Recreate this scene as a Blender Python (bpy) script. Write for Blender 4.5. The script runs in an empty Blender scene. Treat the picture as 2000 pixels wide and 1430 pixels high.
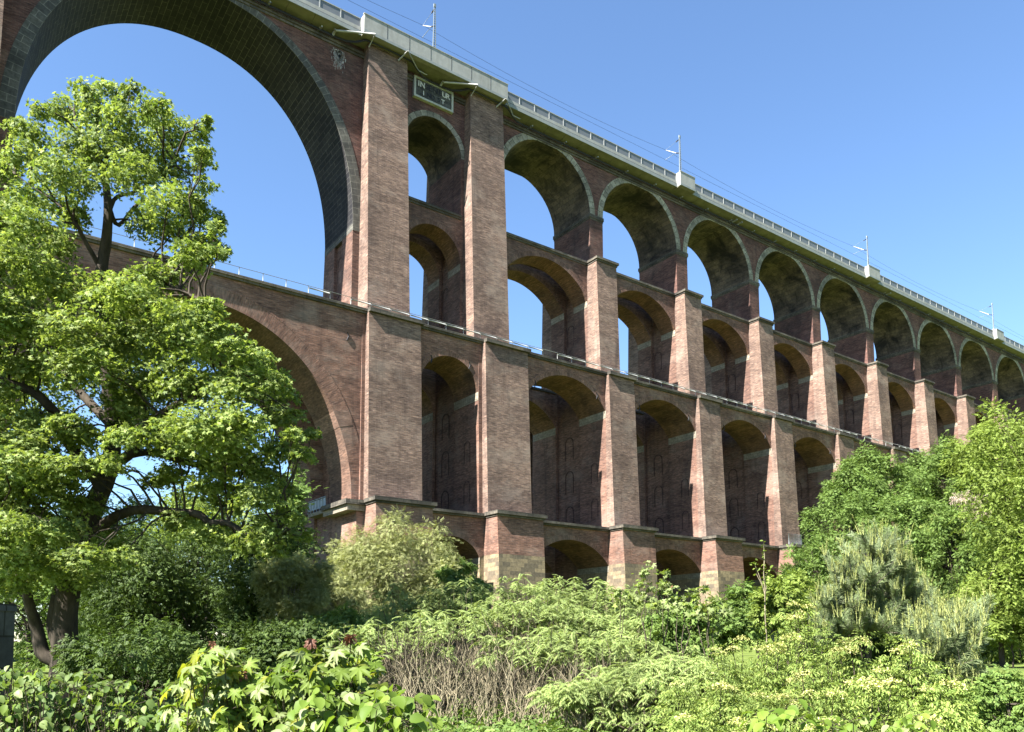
import bpy, math, random
import numpy as np
from mathutils import Vector, Matrix
SC = bpy.context.scene
COL = SC.collection
rng = np.random.default_rng(7)
random.seed(7)
RAD = math.radians

# ------------------------------------------------------------------ camera
CAM_F, CAM_YAW, CAM_PITCH = 1554.84, RAD(35.8656), RAD(6.10826)
PX, PY = 1000.0, 1083.13
FW = np.array([math.sin(CAM_YAW)*math.cos(CAM_PITCH), math.cos(CAM_YAW)*math.cos(CAM_PITCH), math.sin(CAM_PITCH)])
RT = np.array([math.cos(CAM_YAW), -math.sin(CAM_YAW), 0.0])
UP = np.cross(RT, FW)
CAM_POS = np.array([0.0, -80.0, 0.0])
cd = bpy.data.cameras.new('camera'); cam = bpy.data.objects.new('camera', cd); COL.objects.link(cam)
M = Matrix(((RT[0], UP[0], -FW[0], CAM_POS[0]), (RT[1], UP[1], -FW[1], CAM_POS[1]), (RT[2], UP[2], -FW[2], CAM_POS[2]), (0, 0, 0, 1)))
cam.matrix_world = M
cd.sensor_width = 36.0; cd.lens = 36.0*CAM_F/2000.0; cd.shift_y = (PY-715.0)/2000.0
cd.clip_start = 0.1; cd.clip_end = 4000
SC.camera = cam

def at(u, v, z):
    """world point that lies z metres ahead of the standpoint in the direction (u, v)"""
    return CAM_POS + z*(FW + RT*((u-PX)/CAM_F) - UP*((v-PY)/CAM_F))

# ------------------------------------------------------------------ tagging
def tag(o, label=None, cat=None, group=None, kind=None):
    if label: o['label'] = label
    if cat: o['category'] = cat
    if group: o['group'] = group
    if kind: o['kind'] = kind
    return o
def empty(name, loc, label=None, cat=None, group=None, parent=None):
    o = bpy.data.objects.new(name, None); COL.objects.link(o); o.empty_display_size = 0.5
    o.location = loc
    if parent is not None: o.parent = parent; o.location = (0, 0, 0)
    return tag(o, label, cat, group)

# ------------------------------------------------------------------ materials
def s2l(c):
    return tuple(((x/255.0)/12.92 if x/255.0 <= 0.04045 else ((x/255.0+0.055)/1.055)**2.4) for x in c)
AK = 0.72                 # overall darkness of the weathered materials
class NT:
    def __init__(s, name):
        s.m = bpy.data.materials.new(name); s.m.use_nodes = True
        s.t = s.m.node_tree; s.t.nodes.clear()
        s.out = s.t.nodes.new('ShaderNodeOutputMaterial')
    def n(s, typ, **kw):
        nd = s.t.nodes.new(typ)
        for k, v in kw.items():
            if k in ('op',): nd.operation = v
            elif k == 'blend': nd.blend_type = v
            elif k == 'ins':
                for i, val in v.items(): 
                    if hasattr(val, 'is_linked') or hasattr(val, 'links'): s.t.links.new(val, nd.inputs[i])
                    else: nd.inputs[i].default_value = val
            else: setattr(nd, k, v)
        return nd
    def link(s, a, b): s.t.links.new(a, b)
    def noise(s, vec, scale, detail=4, rough=0.55, dist=0.0):
        nd = s.n('ShaderNodeTexNoise'); nd.inputs['Scale'].default_value = scale; nd.inputs['Detail'].default_value = detail
        nd.inputs['Roughness'].default_value = rough; nd.inputs['Distortion'].default_value = dist
        if vec is not None: s.link(vec, nd.inputs['Vector'])
        return nd.outputs['Fac']
    def mapping(s, vec, scale=(1, 1, 1), loc=(0, 0, 0)):
        nd = s.n('ShaderNodeMapping'); nd.inputs['Scale'].default_value = scale; nd.inputs['Location'].default_value = loc
        s.link(vec, nd.inputs['Vector']); return nd.outputs['Vector']
    def ramp(s, fac, stops):
        nd = s.n('ShaderNodeValToRGB'); cr = nd.color_ramp
        while len(cr.elements) < len(stops): cr.elements.new(0.5)
        for e, (p, c) in zip(cr.elements, stops):
            e.position = p; e.color = (c[0], c[1], c[2], 1) if not isinstance(c, (int, float)) else (c, c, c, 1)
        s.link(fac, nd.inputs['Fac']); return nd.outputs['Color']
    def mix(s, fac, a, b, blend='MIX'):
        nd = s.n('ShaderNodeMix', data_type='RGBA', blend_type=blend)
        for i, val in ((0, fac), (6, a), (7, b)):
            if isinstance(val, (int, float)): nd.inputs[i].default_value = val
            elif isinstance(val, tuple): nd.inputs[i].default_value = (*val[:3], 1)
            else: s.link(val, nd.inputs[i])
        return nd.outputs[2]
    def math(s, op, a, b=0.0):
        nd = s.n('ShaderNodeMath', operation=op)
        for i, val in ((0, a), (1, b)):
            if isinstance(val, (int, float)): nd.inputs[i].default_value = val
            else: s.link(val, nd.inputs[i])
        return nd.outputs[0]
    def bsdf(s, color, rough=0.8, spec=0.3, metal=0.0, bump=None, bstr=0.3, bdist=0.05):
        b = s.n('ShaderNodeBsdfPrincipled')
        color = s.mix(1.0, color, (AK, AK, AK), 'MULTIPLY')
        if isinstance(color, tuple): b.inputs['Base Color'].default_value = (*color[:3], 1)
        else: s.link(color, b.inputs['Base Color'])
        if isinstance(rough, (int, float)): b.inputs['Roughness'].default_value = rough
        else: s.link(rough, b.inputs['Roughness'])
        b.inputs['Specular IOR Level'].default_value = spec; b.inputs['Metallic'].default_value = metal
        if bump is not None:
            bn = s.n('ShaderNodeBump'); bn.inputs['Strength'].default_value = bstr; bn.inputs['Distance'].default_value = bdist
            s.link(bump, bn.inputs['Height']); s.link(bn.outputs['Normal'], b.inputs['Normal'])
        s.link(b.outputs[0], s.out.inputs['Surface']); return b

def mat_brick(name, c1, c2, mortar, dark=(0.03, 0.022, 0.022), dark_amt=0.5, pale_amt=0.25):
    t = NT(name); uv = t.n('ShaderNodeUVMap').outputs['UV']; pos = t.n('ShaderNodeNewGeometry').outputs['Position']
    br = t.n('ShaderNodeTexBrick'); t.link(uv, br.inputs['Vector'])
    br.inputs['Scale'].default_value = 1.0; br.inputs['Brick Width'].default_value = 0.56; br.inputs['Row Height'].default_value = 0.19
    br.inputs['Mortar Size'].default_value = 0.014; br.inputs['Mortar Smooth'].default_value = 0.3; br.inputs['Bias'].default_value = -0.1
    br.inputs['Color1'].default_value = (*c1, 1); br.inputs['Color2'].default_value = (*c2, 1); br.inputs['Mortar'].default_value = (*mortar, 1)
    # single odd bricks, darker and lighter, in courses
    course = t.noise(t.mapping(uv, (1.1, 6.5, 1)), 1.0, 6, 0.75)
    c = t.mix(1.0, br.outputs['Color'], t.ramp(course, [(0.30, 0.25), (0.45, 0.80), (0.56, 1.05), (0.70, 2.1)]), 'MULTIPLY')
    band = t.noise(t.mapping(uv, (0.06, 0.9, 1)), 1.0, 3, 0.6)
    c = t.mix(1.0, c, t.ramp(band, [(0.3, 0.75), (0.5, 1.0), (0.7, 1.22)]), 'MULTIPLY')
    # soot and damp in large soft patches, streaked downwards
    soot = t.noise(t.mapping(pos, (0.16, 0.16, 0.12)), 1.0, 7, 0.66, 0.4)
    c = t.mix(t.math('MULTIPLY', t.ramp(soot, [(0.46, 0.0), (0.64, 1.0)]), dark_amt), c, dark)
    # pale bloom of lime
    lime = t.noise(t.mapping(pos, (0.22, 0.22, 0.3), (31, 7, 3)), 1.0, 7, 0.68)
    c = t.mix(t.math('MULTIPLY', t.ramp(lime, [(0.50, 0.0), (0.68, 1.0)]), pale_amt), c, (0.40, 0.325, 0.27))
    drip = t.noise(t.mapping(pos, (0.8, 0.8, 0.07), (3, 9, 1)), 1.0, 6, 0.7, 0.5)
    c = t.mix(t.math('MULTIPLY', t.ramp(drip, [(0.53, 0.0), (0.70, 1.0)]), 0.42), c, dark)
    bump = t.math('ADD', br.outputs['Fac'], course)
    t.bsdf(c, 0.9, 0.15)
    return t.m

def mat_ashlar(name, c1, c2, mortar, bw=1.1, rh=0.55, dark=(0.02, 0.02, 0.02), dark_amt=0.6, moss=0.0, msize=0.02):
    t = NT(name); uv = t.n('ShaderNodeUVMap').outputs['UV']; pos = t.n('ShaderNodeNewGeometry').outputs['Position']
    br = t.n('ShaderNodeTexBrick'); t.link(uv, br.inputs['Vector'])
    br.inputs['Scale'].default_value = 1.0; br.inputs['Brick Width'].default_value = bw; br.inputs['Row Height'].default_value = rh
    br.inputs['Mortar Size'].default_value = msize; br.inputs['Mortar Smooth'].default_value = 0.2; br.inputs['Bias'].default_value = 0.0
    br.inputs['Color1'].default_value = (*c1, 1); br.inputs['Color2'].default_value = (*c2, 1); br.inputs['Mortar'].default_value = (*mortar, 1)
    grain = t.noise(uv, 3.0, 6, 0.7)
    c = t.mix(1.0, br.outputs['Color'], t.ramp(grain, [(0.3, 0.6), (0.5, 1.0), (0.7, 1.35)]), 'MULTIPLY')
    soot = t.noise(t.mapping(pos, (0.22, 0.22, 0.3)), 1.0, 6, 0.65, 0.6)
    c = t.mix(t.math('MULTIPLY', t.ramp(soot, [(0.42, 0.0), (0.62, 1.0)]), dark_amt), c, dark)
    if moss > 0:
        ms = t.noise(t.mapping(pos, (0.35, 0.35, 0.4), (5, 2, 8)), 1.0, 5, 0.6)
        c = t.mix(t.math('MULTIPLY', t.ramp(ms, [(0.5, 0.0), (0.7, 1.0)]), moss), c, (0.09, 0.085, 0.035))
    drip = t.noise(t.mapping(pos, (1.3, 1.3, 0.08), (3, 9, 1)), 1.0, 4, 0.6)
    c = t.mix(t.math('MULTIPLY', t.ramp(drip, [(0.58, 0.0), (0.7, 1.0)]), dark_amt*0.7), c, dark)
    t.bsdf(c, 0.9, 0.15)
    return t.m

def mat_plain(name, c, rough=0.7, var=0.2, scale=2.0, spec=0.3, metal=0.0, streak=0.0, dark=(0.03, 0.03, 0.03), st=(1.2, 1.2, 0.12)):
    t = NT(name); pos = t.n('ShaderNodeNewGeometry').outputs['Position']
    nz = t.noise(pos, scale, 5, 0.6)
    col = t.mix(1.0, c, t.ramp(nz, [(0.3, 1-var), (0.7, 1+var)]), 'MULTIPLY')
    if streak > 0:
        d = t.noise(t.mapping(pos, st), 1.0, 5, 0.65)
        col = t.mix(t.math('MULTIPLY', t.ramp(d, [(0.48, 0.0), (0.68, 1.0)]), streak), col, dark)
    t.bsdf(col, rough, spec, metal)
    return t.m

LK = 0.8
def mat_leaf(name, c_lo, c_hi, trans=0.35, rough=0.45, spec=0.35, tint=None):
    t = NT(name); g = t.n('ShaderNodeNewGeometry'); r = g.outputs['Random Per Island']
    c_lo = tuple(LK*x for x in c_lo); c_hi = tuple(LK*x for x in c_hi)
    col = t.ramp(r, [(0.0, c_lo), (0.6, tuple((a+b)/2 for a, b in zip(c_lo, c_hi))), (1.0, c_hi)])
    big = t.noise(g.outputs['Position'], 0.9, 2, 0.5)
    col = t.mix(1.0, col, t.ramp(big, [(0.3, 0.78), (0.7, 1.22)]), 'MULTIPLY')
    b = t.n('ShaderNodeBsdfPrincipled'); t.link(col, b.inputs['Base Color']); b.inputs['Roughness'].default_value = rough
    b.inputs['Specular IOR Level'].default_value = spec
    tr = t.n('ShaderNodeBsdfTranslucent')
    tc = t.mix(1.0, col, tint or (1.25, 1.25, 0.6), 'MULTIPLY'); t.link(tc, tr.inputs['Color'])
    mx = t.n('ShaderNodeMixShader'); mx.inputs[0].default_value = trans
    t.link(b.outputs[0], mx.inputs[1]); t.link(tr.outputs[0], mx.inputs[2]); t.link(mx.outputs[0], t.out.inputs['Surface'])
    return t.m

def mat_bark(name, c, rough=0.9, sc=6.0):
    t = NT(name); pos = t.n('ShaderNodeNewGeometry').outputs['Position']
    nz = t.noise(t.mapping(pos, (sc, sc, sc*0.25)), 1.0, 6, 0.65)
    col = t.mix(1.0, c, t.ramp(nz, [(0.3, 0.5), (0.7, 1.5)]), 'MULTIPLY')
    t.bsdf(col, rough, 0.15, bump=nz, bstr=0.6, bdist=0.03); return t.m

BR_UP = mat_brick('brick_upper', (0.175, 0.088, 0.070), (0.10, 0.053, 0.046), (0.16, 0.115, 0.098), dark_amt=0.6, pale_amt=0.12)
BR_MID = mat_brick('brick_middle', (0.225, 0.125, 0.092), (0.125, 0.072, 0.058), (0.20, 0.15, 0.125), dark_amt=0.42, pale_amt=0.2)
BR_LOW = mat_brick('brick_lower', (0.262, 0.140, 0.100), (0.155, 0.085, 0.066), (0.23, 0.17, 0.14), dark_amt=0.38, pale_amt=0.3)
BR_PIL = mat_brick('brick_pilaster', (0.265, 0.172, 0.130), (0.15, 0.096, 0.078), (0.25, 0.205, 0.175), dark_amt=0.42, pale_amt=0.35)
BR_GSOF = mat_brick('brick_great_soffit', (0.19, 0.108, 0.078), (0.12, 0.070, 0.053), (0.16, 0.115, 0.09), dark_amt=0.45, pale_amt=0.1)
BR_NICHE = mat_brick('brick_niche', (0.27, 0.16, 0.12), (0.20, 0.125, 0.10), (0.20, 0.15, 0.122), dark_amt=0.1, pale_amt=0.1)
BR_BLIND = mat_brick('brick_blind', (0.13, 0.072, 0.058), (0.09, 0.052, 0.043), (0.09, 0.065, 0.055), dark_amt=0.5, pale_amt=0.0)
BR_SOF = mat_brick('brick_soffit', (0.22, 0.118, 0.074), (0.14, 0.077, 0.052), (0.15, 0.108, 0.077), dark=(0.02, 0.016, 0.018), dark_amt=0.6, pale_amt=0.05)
ST_RING = mat_ashlar('stone_voussoir', (0.40, 0.375, 0.30), (0.22, 0.205, 0.165), (0.07, 0.065, 0.05), bw=1.4, rh=0.85, dark_amt=0.5, msize=0.03)
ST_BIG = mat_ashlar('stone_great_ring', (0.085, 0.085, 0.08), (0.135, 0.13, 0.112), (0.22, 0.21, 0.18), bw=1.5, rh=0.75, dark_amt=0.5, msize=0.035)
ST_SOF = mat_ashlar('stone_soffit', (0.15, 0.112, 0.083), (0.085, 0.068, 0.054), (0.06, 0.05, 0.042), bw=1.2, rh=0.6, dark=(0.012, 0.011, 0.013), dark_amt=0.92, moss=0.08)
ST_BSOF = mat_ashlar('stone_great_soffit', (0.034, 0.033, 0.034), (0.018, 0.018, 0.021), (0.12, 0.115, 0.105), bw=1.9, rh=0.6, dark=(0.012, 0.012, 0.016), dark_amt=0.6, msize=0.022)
ST_BASE = mat_ashlar('stone_base', (0.36, 0.275, 0.165), (0.15, 0.122, 0.088), (0.17, 0.14, 0.10), bw=1.0, rh=0.48, dark=(0.06, 0.055, 0.05), dark_amt=0.35)
ST_LEDGE = mat_ashlar('stone_ledge', (0.165, 0.145, 0.115), (0.095, 0.085, 0.07), (0.045, 0.042, 0.038), bw=1.6, rh=0.4, dark_amt=0.65)
ST_IMP = mat_ashlar('stone_impost', (0.32, 0.28, 0.22), (0.22, 0.195, 0.155), (0.13, 0.115, 0.092), bw=0.8, rh=0.42, dark_amt=0.15)
CONC = mat_plain('concrete', (0.33, 0.335, 0.315), 0.85, 0.12, 1.5, streak=0.35, dark=(0.16, 0.16, 0.13))
CONC_SOF = mat_plain('concrete_soffit', (0.19, 0.18, 0.125), 0.9, 0.2, 0.7, streak=0.4, dark=(0.10, 0.10, 0.05), st=(0.5, 0.5, 0.5))
CONC_STRIP = mat_plain('concrete_strip', (0.25, 0.275, 0.275), 0.8, 0.12, 1.5, streak=0.25, dark=(0.16, 0.16, 0.14))
RAIL_W = mat_plain('rail_white', (0.36, 0.37, 0.36), 0.5, 0.08, 2.0)
RAIL_G = mat_plain('rail_infill', (0.155, 0.17, 0.19), 0.55, 0.06, 2.0)
GALV = mat_plain('galvanised_steel', (0.22, 0.255, 0.265), 0.5, 0.1, 3.0, metal=0.2)
WHITE = mat_plain('insulator_white', (0.6, 0.6, 0.58), 0.3, 0.03, 3.0)
DARK = mat_plain('dark_metal', (0.03, 0.03, 0.035), 0.5, 0.1, 3.0)
PIPE = mat_plain('cable_black', (0.018, 0.018, 0.018), 0.5, 0.1, 3.0)
GUARD = mat_plain('guard_grey', (0.25, 0.29, 0.33), 0.5, 0.08, 2.0)
PLQ = mat_ashlar('plaque_stone', (0.115, 0.12, 0.11), (0.06, 0.062, 0.06), (0.16, 0.16, 0.15), bw=0.62, rh=0.45, dark_amt=0.6, msize=0.018)
PLQ_F = mat_plain('plaque_frame', (0.42, 0.43, 0.38), 0.8, 0.12, 2.0, streak=0.2)
LET_W = mat_plain('letter_white', (0.55, 0.55, 0.52), 0.7, 0.15, 4.0)
LET_D = mat_plain('letter_dark', (0.016, 0.017, 0.022), 0.7, 0.2, 4.0)
LIME = mat_plain('lime_bloom', (0.42, 0.40, 0.38), 0.9, 0.3, 3.0)

# ------------------------------------------------------------------ mesh builder
class MB:
    def __init__(s): s.v = []; s.f = []; s.uv = []; s.mi = []; s.mats = []
    def mid(s, m):
        if m not in s.mats: s.mats.append(m)
        return s.mats.index(m)
    def poly(s, pts, m, uv=None):
        b = len(s.v); s.v.extend([tuple(float(x) for x in p) for p in pts]); s.f.append(tuple(range(b, b+len(pts))))
        if uv is None:
            a = np.array(pts[0], float); n = np.zeros(3)
            P = np.array(pts, float); n = np.cross(P[1]-P[0], P[2]-P[0]); 
            if len(P) > 3 and np.linalg.norm(n) < 1e-9: n = np.cross(P[2]-P[0], P[3]-P[0])
            k = int(np.argmax(np.abs(n)))
            uv = [((p[1], p[2]) if k == 0 else (p[0], p[2]) if k == 1 else (p[0], p[1])) for p in P]
        s.uv.append([(float(a), float(b)) for a, b in uv]); s.mi.append(s.mid(m))
    def prism(s, xb, yb, zb, xt, yt, zt, m, top=True, bot=True):
        """box with its own bottom and top rectangle"""
        B = [(xb[0], yb[0], zb), (xb[1], yb[0], zb), (xb[1], yb[1], zb), (xb[0], yb[1], zb)]
        T = [(xt[0], yt[0], zt), (xt[1], yt[0], zt), (xt[1], yt[1], zt), (xt[0], yt[1], zt)]
        for i in range(4):
            j = (i+1) % 4
            s.poly([B[i], B[j], T[j], T[i]], m)
        if top: s.poly(T, m)
        if bot: s.poly(B[::-1], m)
    def box(s, x0, x1, y0, y1, z0, z1, m, **k): s.prism((x0, x1), (y0, y1), z0, (x0, x1), (y0, y1), z1, m, **k)
    def tube(s, pts, rad, m, n=6, cap=True):
        P = [np.array(p, float) for p in pts]; k = len(P)
        if isinstance(rad, (int, float)): rad = [rad]*k
        rings = []; ref = None
        for i in range(k):
            d = P[min(i+1, k-1)]-P[max(i-1, 0)]; L = np.linalg.norm(d); d = d/L if L > 1e-9 else np.array([0, 0, 1.])
            if ref is None: ref = np.array([1., 0, 0]) if abs(d[0]) < 0.8 else np.array([0, 1., 0])
            a = np.cross(d, ref); a /= max(np.linalg.norm(a), 1e-9); b = np.cross(d, a); ref = np.cross(a, d)*1.0
            ref = -b if np.linalg.norm(ref) < 1e-6 else ref
            base = len(s.v)
            for q in range(n):
                t = 2*math.pi*q/n; s.v.append(tuple(P[i]+rad[i]*(math.cos(t)*a+math.sin(t)*b)))
            rings.append(base)
        mi = s.mid(m)
        for i in range(k-1):
            for q in range(n):
                r = (q+1) % n
                s.f.append((rings[i]+q, rings[i]+r, rings[i+1]+r, rings[i+1]+q)); s.mi.append(mi)
                s.uv.append([(q/n, i), ((q+1)/n, i), ((q+1)/n, i+1), (q/n, i+1)])
        if cap:
            for ring, rev in ((rings[0], True), (rings[-1], False)):
                ids = list(range(ring, ring+n)); ids = ids[::-1] if not rev else ids
                s.f.append(tuple(ids)); s.mi.append(mi); s.uv.append([(0, 0)]*n)
    def build(s, name, parent=None, smooth=False, label=None):
        me = bpy.data.meshes.new(name); nv = len(s.v)
        me.vertices.add(nv); me.vertices.foreach_set('co', np.array(s.v, np.float32).ravel())
        tot = [len(f) for f in s.f]; me.loops.add(sum(tot)); me.polygons.add(len(s.f))
        me.loops.foreach_set('vertex_index', np.concatenate([np.array(f, np.int32) for f in s.f]))
        st = np.concatenate([[0], np.cumsum(tot)[:-1]]).astype(np.int32); me.polygons.foreach_set('loop_start', st)
        me.polygons.foreach_set('material_index', np.array(s.mi, np.int32))
        uvl = me.uv_layers.new(name='UVMap'); uvl.data.foreach_set('uv', np.array([c for u in s.uv for c in u], np.float32).ravel())
        for m in s.mats: me.materials.append(m)
        me.update(calc_edges=True); me.validate()
        if smooth: me.polygons.foreach_set('use_smooth', np.ones(len(me.polygons), bool))
        o = bpy.data.objects.new(name, me); COL.objects.link(o)
        if parent is not None: o.parent = parent
        if label: o['label'] = label
        return o

# ------------------------------------------------------------------ the viaduct
VIA = empty('railway_viaduct', (0, 0, 0), 'four-tier red brick railway viaduct with rows of arches crossing the valley', 'viaduct')
PC = {0: -0.95, 1: 39.05, 2: 53.1, -1: -15.0}
for i in range(3, 14): PC[i] = 72.6+17.7*(i-3)
def ends(i, tier):
    """left and right face of pier i in a tier"""
    c = PC[i]
    if i in (1, 2, 0, -1):
        hw = {1: 3.15, 2: 3.05, 3: 3.55, 4: 3.7}[tier]
        if i == 1: L, R = {1: (35.6, 42.2), 2: (35.6, 42.2), 3: (35.2, 42.4), 4: (34.6, 42.6)}[tier]; return L, R
        if i == 2: L, R = {1: (49.95, 56.2), 2: (49.95, 56.2), 3: (50.1, 57.2), 4: (49.9, 57.4)}[tier]; return L, R
        if i == 0: L, R = {1: (-4.1, 3.0), 2: (-4.1, 3.0), 3: (-4.3, 2.9), 4: (-4.5, 3.5)}[tier]; return L, R
        return c-hw, c+hw
    hw = {1: 1.22, 2: 1.84, 3: 2.3, 4: 2.8}[tier]
    return c-hw, c+hw
Z1, Z2, Z3, Z4 = 67.6, 52.45, 35.35, 14.35        # tops of the four tiers
TW = 8.0                                           # width of the top tier
Y2F, Y3F, Y4F = 0.0, -3.9, -4.7

def circ(xl, xr, zs, rise, n=28):
    h = (xr-xl)/2; xc = (xl+xr)/2
    if rise >= h*0.999: R = h; cz = zs
    else: R = (h*h+rise*rise)/(2*rise); cz = zs+rise-R
    a0 = math.acos(max(-1, min(1, -h/R))) if cz <= zs else math.pi
    a0 = math.pi-math.asin(min(1, (zs-cz)/R)) if R > 0 else math.pi
    a1 = math.pi-a0
    return [(xc+R*math.cos(a0+(a1-a0)*i/n), cz+R*math.sin(a0+(a1-a0)*i/n)) for i in range(n+1)]
def superell(xc, zs, a, b, p, n=48):
    out = []
    for i in range(n+1):
        t = math.pi-math.pi*i/n; c, s_ = math.cos(t), math.sin(t)
        out.append((xc+a*math.copysign(abs(c)**(2/p), c), zs+b*abs(s_)**(2/p)))
    return out
def offset(arc, t):
    P = np.array(arc); out = []
    for i in range(len(P)):
        d = P[min(i+1, len(P)-1)]-P[max(i-1, 0)]; d /= np.linalg.norm(d)
        if i == 0: d = np.array([0, 1.]) if abs(d[0]) < 0.35 else d
        if i == len(P)-1: d = np.array([0, -1.]) if abs(d[0]) < 0.35 else d
        out.append((P[i][0]-d[1]*t, P[i][1]+d[0]*t))
    return out
def arch_len(arc):
    P = np.array(arc); return np.concatenate([[0], np.cumsum(np.linalg.norm(np.diff(P, axis=0), axis=1))])

def spandrel(mb, arc, xl, xr, zt, y0, y1, mw, ms):
    L = arch_len(arc)
    pts = list(arc)
    if abs(pts[0][0]-xl) > 1e-3: pts = [(xl, pts[0][1])]+pts
    if abs(pts[-1][0]-xr) > 1e-3: pts = pts+[(xr, pts[-1][1])]
    for a, b in zip(pts[:-1], pts[1:]):
        if abs(b[0]-a[0]) > 1e-5:
            mb.poly([(a[0], y0, a[1]), (b[0], y0, b[1]), (b[0], y0, zt), (a[0], y0, zt)], mw)
            mb.poly([(b[0], y1, b[1]), (a[0], y1, a[1]), (a[0], y1, zt), (b[0], y1, zt)], mw)
    for i in range(len(arc)-1):
        a, b = arc[i], arc[i+1]
        mb.poly([(a[0], y0, a[1]), (a[0], y1, a[1]), (b[0], y1, b[1]), (b[0], y0, b[1])], ms,
                [(y0, L[i]), (y1, L[i]), (y1, L[i+1]), (y0, L[i+1])])
    mb.poly([(xl, y0, zt), (xr, y0, zt), (xr, y1, zt), (xl, y1, zt)], mw)
def ring(mb, arc, t, y, proud, m, radial=True, zmax=None, xlim=None):
    t = t if isinstance(t, (list, tuple)) else [t]*len(arc)
    E = [offset(arc, tt)[i] for i, tt in enumerate(t)] if len(set(t)) > 1 else offset(arc, t[0])
    if zmax: E = [(x, min(z, zmax)) for x, z in E]
    if xlim: E = [(min(max(x, xlim[0]), xlim[1]), z) for x, z in E]
    L = arch_len(arc)
    for i in range(len(arc)-1):
        a, b, c, d = arc[i], arc[i+1], E[i+1], E[i]
        uvf = [(0, L[i]), (0, L[i+1]), (t[i+1], L[i+1]), (t[i], L[i])] 
        mb.poly([(a[0], y-proud, a[1]), (b[0], y-proud, b[1]), (c[0], y-proud, c[1]), (d[0], y-proud, d[1])], m, uvf)
        mb.poly([(d[0], y-proud, d[1]), (c[0], y-proud, c[1]), (c[0], y+0.05, c[1]), (d[0], y+0.05, d[1])], m, [(0, L[i]), (0, L[i+1]), (proud, L[i+1]), (proud, L[i])])
        mb.poly([(b[0], y-proud, b[1]), (a[0], y-proud, a[1]), (a[0], y, a[1]), (b[0], y, b[1])], m, [(0, L[i]), (0, L[i+1]), (proud, L[i+1]), (proud, L[i])])
    a, d = arc[0], E[0]; mb.poly([(d[0], y-proud, d[1]), (d[0], y, d[1]), (a[0], y, a[1]), (a[0], y-proud, a[1])], m)

def niche(mb, x, yc, zb, w, h, m, sgn=-1):
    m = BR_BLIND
    pts = [(yc-w/2, zb), (yc-w/2, zb+h-w/2)]+[(yc-w/2*math.cos(math.pi*k/8), zb+h-w/2+w/2*math.sin(math.pi*k/8)) for k in range(1, 8)]+[(yc+w/2, zb+h-w/2), (yc+w/2, zb)]
    for p, q in zip(pts[:-1], pts[1:]):
        d = np.array([q[0]-p[0], q[1]-p[1]]); l = np.linalg.norm(d); nx, nz = -d[1]/l*0.15, d[0]/l*0.15
        X = x+sgn*0.04
        A = [(X, p[0], p[1]), (X, q[0], q[1]), (X, q[0]+nx, q[1]+nz), (X, p[0]+nx, p[1]+nz)]
        mb.poly(A if sgn > 0 else A[::-1], m)
        mb.poly([(x, p[0], p[1]), (x, q[0], q[1]), (X, q[0], q[1]), (X, p[0], p[1])], m)
        mb.poly([(X, p[0]+nx, p[1]+nz), (X, q[0]+nx, q[1]+nz), (x, q[0]+nx, q[1]+nz), (x, p[0]+nx, p[1]+nz)], m)

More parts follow.
